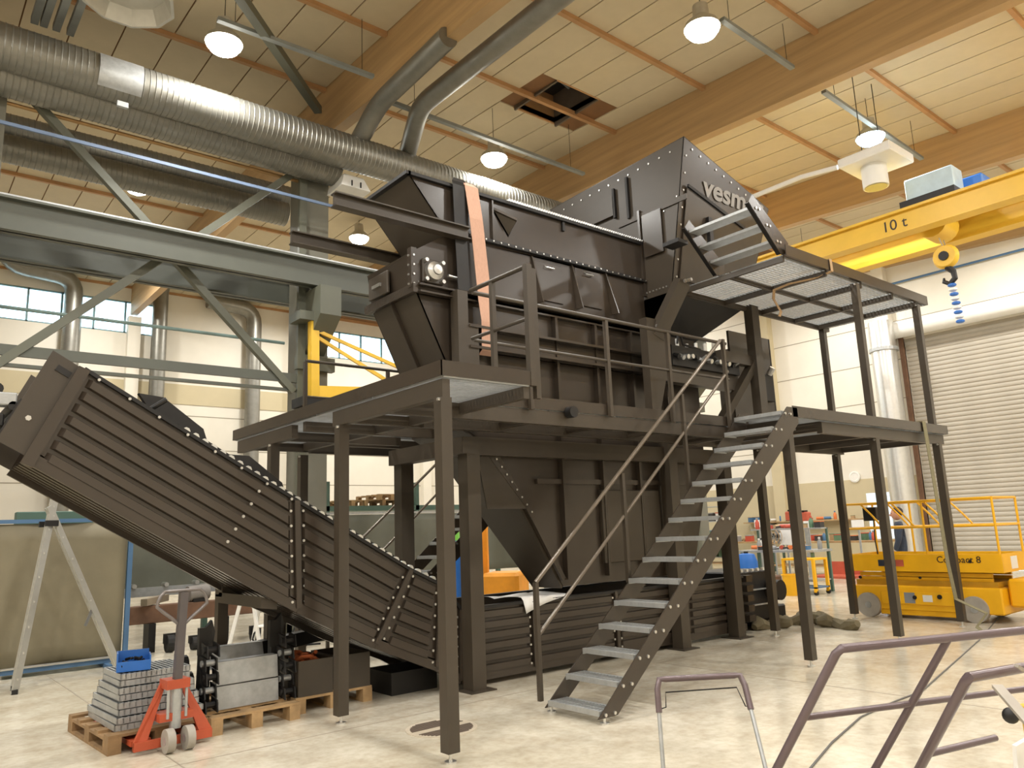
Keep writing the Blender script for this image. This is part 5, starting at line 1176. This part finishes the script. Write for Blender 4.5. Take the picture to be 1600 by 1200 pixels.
for y in (4.78, 6.36):
    for x in (LX-0.05, LX+W_-0.06):
        wh = MB().cyl((x, y, 0.19), (x+0.11, y, 0.19), 0.19, 24).build('wheel', GREYRUB, sl_, smooth=True)
        MB().cyl((x-0.006, y, 0.19), (x+0.116, y, 0.19), 0.05, 12).build('hub', GALV, wh)
MB().box(LX+0.2, LX+W_-0.1, ya-0.32, ya-0.02, 0.22, 0.62).build('entry_ladder', LIFTY, sl_, bevel=0.03)
RZ = 1.80
for x in (LX, LX+W_):
    for z in (RZ, 1.40): MB().tube([(x, ya-0.05, z), (x, yb_, z)], 0.018, 8).build('guard_bar', LIFTY, sl_)
    for y in (ya-0.05, 5.35, 5.95, yb_): MB().tube([(x, y, 0.98), (x, y, RZ)], 0.018, 8).build('guard_post', LIFTY, sl_)
for x in (LX, LX+W_):
    for y in (5.0, 5.5, 6.0): MB().tube([(x, y, 1.42), (x, y+0.14, 1.6), (x, y+0.32, RZ)], 0.016, 8).build('folding_brace', LIFTY, sl_)
for y in (ya-0.05, yb_):
    for z in (RZ, 1.40): MB().tube([(LX, y, z), (LX+W_, y, z)], 0.018, 8).build('end_bar', LIFTY, sl_)
cb_ = MB().box(LX+0.05, LX+0.25, 6.1, 6.32, 1.52, 1.74).build('control_box', BLACK, sl_, bevel=0.01)
MB().tube([(LX+0.15, 6.2, 1.52), (LX+0.16, 6.22, 1.2), (LX+0.14, 6.18, 0.8)], 0.01, 6).build('control_cable', BLACK, sl_)
for k, (y, z, r_) in enumerate(((5.25, 0.35, 0.035), (5.62, 0.33, 0.03), (4.75, 0.88, 0.025), (6.45, 0.62, 0.025), (5.5, 0.63, 0.02))): MB().cyl((LX-0.035, y, z), (LX-0.015, y, z), r_, 12).build('round_port', BLACK, sl_)
MB().box(LX-0.024, LX-0.02, 5.62, 5.78, 0.24, 0.40).build('spec_sticker', mat('sticker_grey', (130, 134, 140), 0.5), sl_); MB().box(LX-0.024, LX-0.02, 5.36, 5.5, 0.27, 0.37).build('warning_sticker', WHITE, sl_); MB().box(LX-0.024, LX-0.02, 5.85, 5.92, 0.26, 0.34).build('warning_sticker', WHITE, sl_)
MB().box(LX-0.036, LX-0.031, 5.72, 6.12, 0.80, 0.90).build('brand_plate', mat('plate_dark', (50, 56, 70), 0.4), sl_)
MB().box(LX-0.037, LX-0.0325, 5.72, 5.84, 0.80, 0.90).build('plate_red_end', RED, sl_)
place_text('model_lettering', 'Compact 8', 0.14, DARKT, (LX-0.034, 5.22, 0.86), (0, -1, 0), (0, 0, 1), sl_, 0.002, width=0.62)
MB().box(LX+0.3, LX+0.55, ya-0.085, ya-0.08, 0.76, 0.94).build('warning_sticker', WHITE, sl_)
# person ---------------------------------------------------------------
pe = thing('person', 'person in dark navy work clothes standing behind the scissor lift', 'person', (16.0, 7.25, 0), math.radians(25))
v = [(0,0,.95),(0,0,1.15),(0,0,1.36),(0,0.01,1.47),(.17,0,1.38),(-.17,0,1.38),(.24,.03,1.12),(-.24,.03,1.12),(.22,.12,.90),(-.22,.12,.90),(.10,0,.90),(-.10,0,.90),(.11,.02,.50),(-.11,.02,.50),(.12,-.01,.08),(-.12,-.01,.08),(.13,.14,.04),(-.13,.14,.04)]
e_ = [(0,1),(1,2),(2,3),(2,4),(2,5),(4,6),(5,7),(6,8),(7,9),(0,10),(0,11),(10,12),(11,13),(12,14),(13,15),(14,16),(15,17)]
rr = [.16,.15,.15,.07,.085,.085,.058,.058,.045,.045,.11,.11,.075,.075,.055,.055,.045,.045]
me = bpy.data.meshes.new('body'); me.from_pydata(v, e_, []); bo = bpy.data.objects.new('body', me); COL.objects.link(bo); bo.parent = pe; me.materials.append(NAVY)
bo.modifiers.new('skin', 'SKIN'); bo.modifiers.new('sub', 'SUBSURF').levels = 2; bo.modifiers['sub'].render_levels = 2
for i, r_ in enumerate(rr): me.skin_vertices[0].data[i].radius = (r_, r_*(0.75 if i < 3 else 1.0))
me.skin_vertices[0].data[0].use_root = True
hd = MB().ball((0, 0.02, 1.62), 0.105, 14, 10, (0.85, 1.0, 1.2)).build('head', SKIN, pe, world=False, smooth=True)
MB().ball((0, 0.125, 1.60), 0.02, 8, 6, (0.8, 1.2, 1.3)).build('nose', SKIN, hd, world=False, smooth=True)
for sx in (-1, 1): MB().ball((sx*0.09, 0.02, 1.61), 0.025, 8, 6, (0.5, 0.8, 1.3)).build('ear', SKIN, hd, world=False, smooth=True); MB().ball((sx*0.035, 0.112, 1.635), 0.011, 8, 6).build('eye', BLACK, hd, world=False)
MB().ball((0, -0.005, 1.66), 0.11, 14, 8, (0.88, 1.0, 0.95)).build('hair', mat('dark_hair', (44, 34, 28), 0.8), pe, world=False, smooth=True)
for sx in (-1, 1):
    MB().ball((sx*0.215, 0.15, 0.84), 0.045, 10, 8, (0.55, 0.9, 1.2)).build('palm', SKIN, pe, world=False, smooth=True)
    for k in range(4): MB().tube([(sx*0.215, 0.125+0.018*k, 0.80), (sx*0.212, 0.125+0.018*k, 0.765), (sx*0.2, 0.13+0.018*k, 0.735+0.005*abs(k-1))], [0.010, 0.009, 0.007], 6).build('finger', SKIN, pe, world=False, smooth=True)
    MB().tube([(sx*0.2, 0.18, 0.85), (sx*0.18, 0.2, 0.81), (sx*0.18, 0.2, 0.78)], [0.012, 0.011, 0.008], 6).build('thumb', SKIN, pe, world=False, smooth=True)
# workbenches along the end of the hall ----------------------------------
def bench(loc, L_, D_, h_, label, m=WOOD, rz=0.0):
    t = thing('workbench', label, 'workbench', loc, rz)
    MB().box(-D_/2, D_/2, -L_/2, L_/2, h_-0.05, h_).build('top', m, t, world=False)
    for sx in (-1, 1):
        for sy in (-1, 1): MB().box(sx*(D_/2-0.06)-0.03, sx*(D_/2-0.06)+0.03, sy*(L_/2-0.06)-0.03, sy*(L_/2-0.06)+0.03, 0, h_-0.05).build('leg', GREEN, t, world=False)
    MB().box(-D_/2+0.05, D_/2-0.05, -L_/2+0.05, L_/2-0.05, 0.25, 0.28).build('shelf', m, t, world=False)
    return t
bench((16.2, 10.0, 0), 1.9, 0.8, 0.92, 'crowded workbench behind the tail drive', GALV)
bench((21.2, 11.6, 0), 3.6, 0.9, 0.95, 'long workbench along the end wall beyond the lift')
bench((21.8, 15.5, 0), 3.0, 0.9, 0.95, 'long workbench in the far corner of the end wall')
cols = [('pale_plastic', (214, 212, 206)), ('dull_blue_item', (72, 112, 150)), ('dull_red_item', (186, 78, 58)), ('dark_item', (52, 50, 50)), ('tan_item', (176, 146, 108)), ('grey_item', (140, 140, 138)), ('orange_item', (214, 118, 60)), ('green_item', (92, 124, 96))]
CM = [mat(n, c, 0.55, 0, 0.08, 6) for n, c in cols]; cn = ['pale', 'dull blue', 'dull red', 'dark', 'tan', 'grey', 'orange', 'green']
def clutter(n, x0_, x1_, y0_, y1_, z, where, grp, smax=0.16):
    for k in range(n):
        ci = random.randrange(len(CM)); x, y = random.uniform(x0_, x1_), y0_+(y1_-y0_)*(k+0.5)/n; kind = random.randrange(3); s_ = random.uniform(0.06, smax)
        if kind == 0:
            t = thing('parts_box', '%s lidded box on %s' % (cn[ci], where), 'box', (x, y, z), random.uniform(-.4, .4), grp)
            MB().box(-s_*0.8, s_*0.8, -s_*0.5, s_*0.5, 0, s_*0.9).build('box_body', CM[ci], t, world=False); MB().box(-s_*0.84, s_*0.84, -s_*0.54, s_*0.54, s_*0.9, s_*1.0).build('lid', CM[(ci+3) % 8], t, world=False)
        elif kind == 1:
            t = thing('spray_bottle', '%s bottle with cap on %s' % (cn[ci], where), 'bottle', (x, y, z), 0, grp)
            MB().lathe([(0.045, 0), (0.05, 0.02), (0.05, 0.16), (0.025, 0.2), (0.022, 0.22)], (0, 0, 0), 12).build('bottle_body', CM[ci], t, world=False, smooth=True); MB().lathe([(0.026, 0.22), (0.026, 0.26), (0.0, 0.265)], (0, 0, 0), 10).build('cap', CM[(ci+3) % 8], t, world=False)
        else:
            t = thing('power_tool', '%s power tool lying on %s' % (cn[ci], where), 'tool', (x, y, z), random.uniform(-1.5, 1.5), grp)
            MB().cyl((-0.12, 0, 0.05), (0.1, 0, 0.05), 0.045, 10).build('motor_body', CM[ci], t, world=False, smooth=True); MB().bar((0.04, 0, 0.05), (0.08, 0.14, 0.03), 0.035, 0.04).build('grip', CM[3], t, world=False); MB().cyl((0.1, 0, 0.05), (0.17, 0, 0.05), 0.015, 8).build('chuck', GALV, t, world=False)
clutter(14, 15.95, 16.4, 9.15, 10.85, 0.92, 'the crowded workbench behind the tail drive', 'things on the crowded workbench')
clutter(18, 20.9, 21.5, 9.95, 13.3, 0.95, 'the long workbench beyond the lift', 'things on the bench beyond the lift', 0.22)
clutter(12, 21.5, 22.1, 14.2, 16.9, 0.95, 'the far corner workbench', 'things on the far corner bench', 0.22)
sf = thing('bench_shelf', 'raised steel shelf over the crowded workbench', 'shelf', (16.45, 10.0, 0.92))
MB().box(16.3, 16.6, 9.1, 10.9, 1.36, 1.39).build('shelf_board', GALV, sf)
for y in (9.12, 10.88): MB().box(16.55, 16.59, y-0.02, y+0.02, 0.92, 1.39).build('bracket', GREEN, sf)
clutter(10, 16.4, 16.5, 9.15, 10.85, 1.39, 'the raised shelf over the crowded workbench', 'things on the raised bench shelf', 0.18)
ws = thing('wall_shelf', 'long wooden shelf board fixed above the bench beyond the lift', 'shelf', (X1-0.2, 12.2, 1.5))
MB().box(X1-0.45, X1-0.02, 10.0+1.9, 16.0, 1.5, 1.54).build('shelf_board', WOOD, ws)
for y in (12.0, 13.5, 15.0): MB().box(X1-0.4, X1-0.02, y-0.02, y+0.02, 1.3, 1.5).build('bracket', GALV, ws)
clutter(14, X1-0.3, X1-0.2, 12.0, 15.9, 1.54, 'the long wall shelf above the benches', 'things on the long wall shelf', 0.22)
# shelf with boxes
sh = thing('parts_shelf', 'grey steel shelf with boxes against the end wall', 'shelf', (22.6, 16.6, 0))
for z in (0.4, 1.0, 1.6, 2.1): MB().box(22.35, 22.85, 15.9, 17.3, z, z+0.03).build('shelf_board', GALV, sh)
for y in (15.9, 17.3):
    for x in (22.35, 22.85): MB().box(x-0.02, x+0.02, y-0.02, y+0.02, 0, 2.3).build('upright', GREEN, sh)
for z in (0.43, 1.03, 1.63):
    for k in range(3):
        ci = random.randrange(8); t = thing('storage_box', '%s storage box on the grey shelf by the end wall' % cn[ci], 'box', (22.6, 16.15+0.45*k, z), 0, 'boxes on the grey steel shelf')
        MB().box(-0.18, 0.18, -0.17, 0.17, 0, 0.26).build('box_body', CM[ci], t, world=False); MB().box(-0.19, 0.19, -0.18, 0.18, 0.26, 0.29).build('rim', CM[(ci+2) % 8], t, world=False)
def at(px, py, x): return onx(px, py, x)
# fan
q = at(1209, 838, 17.0); t = thing('pedestal_fan', 'round caged pedestal fan beside the crowded workbench', 'fan', (17.0, q.y, 0))
MB().lathe([(0.0, 0), (0.2, 0), (0.2, 0.03), (0.0, 0.04)], (0, 0, 0), 16).build('base', BLACK, t, world=False); MB().cyl((0, 0, 0.03), (0, 0, q.z), 0.02, 8).build('pole', GALV, t, world=False)
MB().cyl((0.02, 0, q.z), (0.16, 0, q.z), 0.07, 12).build('motor', BLACK, t, world=False)
for r_ in (0.26, 0.18, 0.1): MB().tube([(-0.06, r_*math.cos(a*PI/10), q.z+r_*math.sin(a*PI/10)) for a in range(20)], 0.008, 6, closed=True).build('cage_ring', CM[4], t, world=False)
for k in range(4): a = k*PI/2+0.4; MB().prism([(-0.02, 0, q.z), (-0.02, 0.22*math.cos(a), q.z+0.22*math.sin(a)), (0.02, 0.22*math.cos(a+0.7), q.z+0.22*math.sin(a+0.7))], (0.008, 0, 0)).build('blade', CM[5], t, world=False)
# whiteboard sheets and red boxes
for (px, py, w_, h_, m_, lb) in ((1228, 835, 0.35, 0.5, PAPER, 'white notice sheet pinned on a stand by the bench'), (1185, 818, 0.22, 0.18, PAPER, 'small tilted paper sign above the bench'), (1262, 820, 0.2, 0.18, PAPER, 'white label sheet below the right red case'), (1340, 818, 0.28, 0.16, PAPER, 'white label sheet behind the lift rail')):
    q = at(px, py, 17.2); t = thing('notice_sheet', lb, 'sheet', (17.2, q.y, 0)); MB().box(-0.01, 0.01, -w_/2, w_/2, q.z-h_/2, q.z+h_/2).build('sheet', m_, t, world=False); MB().box(0.01, 0.04, -0.02, 0.02, 0, q.z+h_/2).build('stand', GALV, t, world=False)
for (px, py, lb) in ((1236, 806, 'left red equipment case on a stand by the end wall'), (1258, 807, 'right red equipment case on a stand by the end wall')):
    q = at(px, py, 19.0); t = thing('red_case', lb, 'case', (19.0, q.y, 0)); MB().box(-0.1, 0.1, -0.13, 0.13, q.z-0.12, q.z+0.12).build('case_body', RED, t, world=False, bevel=0.03); MB().box(-0.1, 0.1, -0.03, 0.03, q.z+0.12, q.z+0.16).build('handle', BLACK, t, world=False); MB().box(-0.04, 0.04, -0.04, 0.04, 0, q.z-0.12).build('stand', GALV, t, world=False)
q = onz(1262, 928); t = thing('yellow_cart', 'yellow tool trolley with a yellow waste bin in front', 'trolley', (q.x, q.y, 0))
for sx in (-0.25, 0.25):
    for sy in (-0.35, 0.35): MB().box(sx-0.03, sx+0.03, sy-0.03, sy+0.03, 0.06, 0.72).build('frame_post', LIFTY, t, world=False)
MB().box(-0.28, 0.28, -0.38, 0.38, 0.72, 0.76).build('top_tray', LIFTY, t, world=False); MB().box(-0.28, 0.28, -0.38, 0.38, 0.14, 0.17).build('lower_tray', BLUEP, t, world=False)
for sx in (-0.25, 0.25):
    for sy in (-0.35, 0.35): MB().cyl((sx-0.02, sy, 0.05), (sx+0.02, sy, 0.05), 0.05, 10).build('caster', RUBBER, t, world=False)
t = thing('waste_bin', 'round yellow waste bin beside the yellow trolley', 'bin', (q.x-0.45, q.y+0.1, 0)); MB().lathe([(0.13, 0), (0.17, 0.42), (0.185, 0.42), (0.185, 0.44), (0.16, 0.44), (0.12, 0.02)], (0, 0, 0), 18).build('bucket', LIFTY, t, world=False, smooth=True); MB().tube([(0, -0.17, 0.4), (0, -0.1, 0.3), (0, 0.1, 0.3), (0, 0.17, 0.4)], 0.006, 6).build('bail', GALV, t, world=False)
q = onz(1312, 902); t = thing('red_pallet_tray', 'flat orange-red tray lying on the floor behind the post', 'tray', (q.x, q.y, 0)); MB().box(-0.5, 0.5, -0.6, 0.6, 0, 0.06).build('base', RED, t, world=False); MB().box(0.3, 0.35, -0.5, 0.5, 0.06, 0.4).build('upright_panel', RED, t, world=False)
q = at(1175, 860, 15.7); t = thing('blue_drum', 'round blue plastic drum on the floor by the crowded workbench', 'drum', (15.3, q.y-0.1, 0)); MB().lathe([(0.2, 0), (0.24, 0.08), (0.24, 0.7), (0.18, 0.86), (0.08, 0.88)], (0, 0, 0), 18).build('shell', BLUE, t, world=False, smooth=True); MB().lathe([(0.05, 0.88), (0.05, 0.92), (0, 0.92)], (0, 0, 0), 10).build('cap', BLACK, t, world=False)
# bright side door behind the person
dd = struct(MB().box(X1-0.02, X1+0.02, 10.95, 11.75, 0.9, 2.3).build('window_3', glow('daylit_pane', (220, 236, 255), 2.2)))
MB().box(X1-0.05, X1-0.02, 11.33, 11.37, 0.9, 2.3).build('window_bar', FRAME, dd)
# background seen below the left platform ------------------------------
rk = thing('pallet_rack', 'dark green rack with timber pallets behind the curtain', 'rack', (10, 17.3, 0))
for z in (1.2, 2.2): MB().box(8.2, 13.5, 17.0, 17.9, z, z+0.12).build('rack_beam', GREEN, rk)
for x in (8.3, 10.8, 13.4):
    for y in (17.05, 17.85): MB().box(x-0.05, x+0.05, y-0.05, y+0.05, 0, 2.9).build('upright', GREEN, rk)
for k, (x, z, lb) in enumerate(((8.6, 2.32, 'light wooden pallet on the dark green rack'), (9.8, 2.32, 'wooden pallet beside the stacked one on the rack'), (9.7, 2.465, 'top wooden pallet stacked on the dark green rack'))):
    pallet((x, 17.05, z), 0, lb, WOOD if k != 1 else WOODO).rotation_euler = (0, 0, 0)
q = onz(780, 905); fk = thing('pallet_stacker', 'yellow pallet stacker with tall mast seen below the chute', 'stacker', (8.98, 11.45, 0), math.radians(35))
MB().box(-0.4, 0.4, -0.5, 0.2, 0.12, 0.85).build('body', mat('stacker_amber', (240, 158, 34), 0.45), fk, world=False, bevel=0.06)
for sx in (-0.25, 0.25): MB().box(sx-0.05, sx+0.05, 0.25, 0.37, 0.1, 2.0).build('mast', MATS['stacker_amber'], fk, world=False)
MB().box(-0.35, 0.35, 0.38, 0.43, 0.2, 0.5).build('carriage', BLACK, fk, world=False)
for sx in (-0.2, 0.2): MB().box(sx-0.06, sx+0.06, 0.4, 1.5, 0.1, 0.15).build('fork', BLACK, fk, world=False)
for sx in (-0.35, 0.35): MB().cyl((sx-0.05, -0.3, 0.12), (sx+0.05, -0.3, 0.12), 0.12, 14).build('wheel', RUBBER, fk, world=False)
MB().tube([(0, -0.5, 0.8), (0, -0.7, 1.05), (0.15, -0.72, 1.1), (0.15, -0.72, 1.2), (-0.15, -0.72, 1.2), (-0.15, -0.72, 1.1), (0, -0.7, 1.05)], 0.02, 6).build('tiller', BLACK, fk, world=False)
q = ony(713, 880, 11.6); t = thing('gas_cylinder', 'blue gas cylinder with green shoulder behind the platform leg', 'gas cylinder', (q.x, 11.6, 0)); MB().lathe([(0.11, 0), (0.115, 0.02), (0.115, 1.45)], (0, 0, 0), 16).build('cylinder', BLUE, t, world=False, smooth=True); MB().lathe([(0.115, 1.45), (0.1, 1.55), (0.04, 1.64), (0.035, 1.68)], (0, 0, 0), 16).build('shoulder', mat('gas_green', (120, 190, 70), 0.4), t, world=False, smooth=True); MB().cyl((0, 0, 1.68), (0, 0, 1.78), 0.03, 8).build('valve', ZINC, t, world=False)
q = onz(620, 930); t = thing('step_stool', 'pale grey folding step stool behind the conveyor chain', 'stool', (5.9, 11.0, 0), math.radians(20))
for sx in (-0.22, 0.22):
    MB().bar((sx*1.2, -0.3, 0.0), (sx, -0.08, 1.0), 0.03, 0.06).build('front_leg', ALU, t, world=False); MB().bar((sx*1.2, 0.3, 0.0), (sx, 0.08, 1.0), 0.03, 0.06).build('rear_leg', ALU, t, world=False)
MB().box(-0.26, 0.26, -0.15, 0.15, 1.0, 1.04).build('top_step', ALU, t, world=False); MB().box(-0.25, 0.25, -0.26, -0.1, 0.5, 0.53).build('lower_step', ALU, t, world=False)
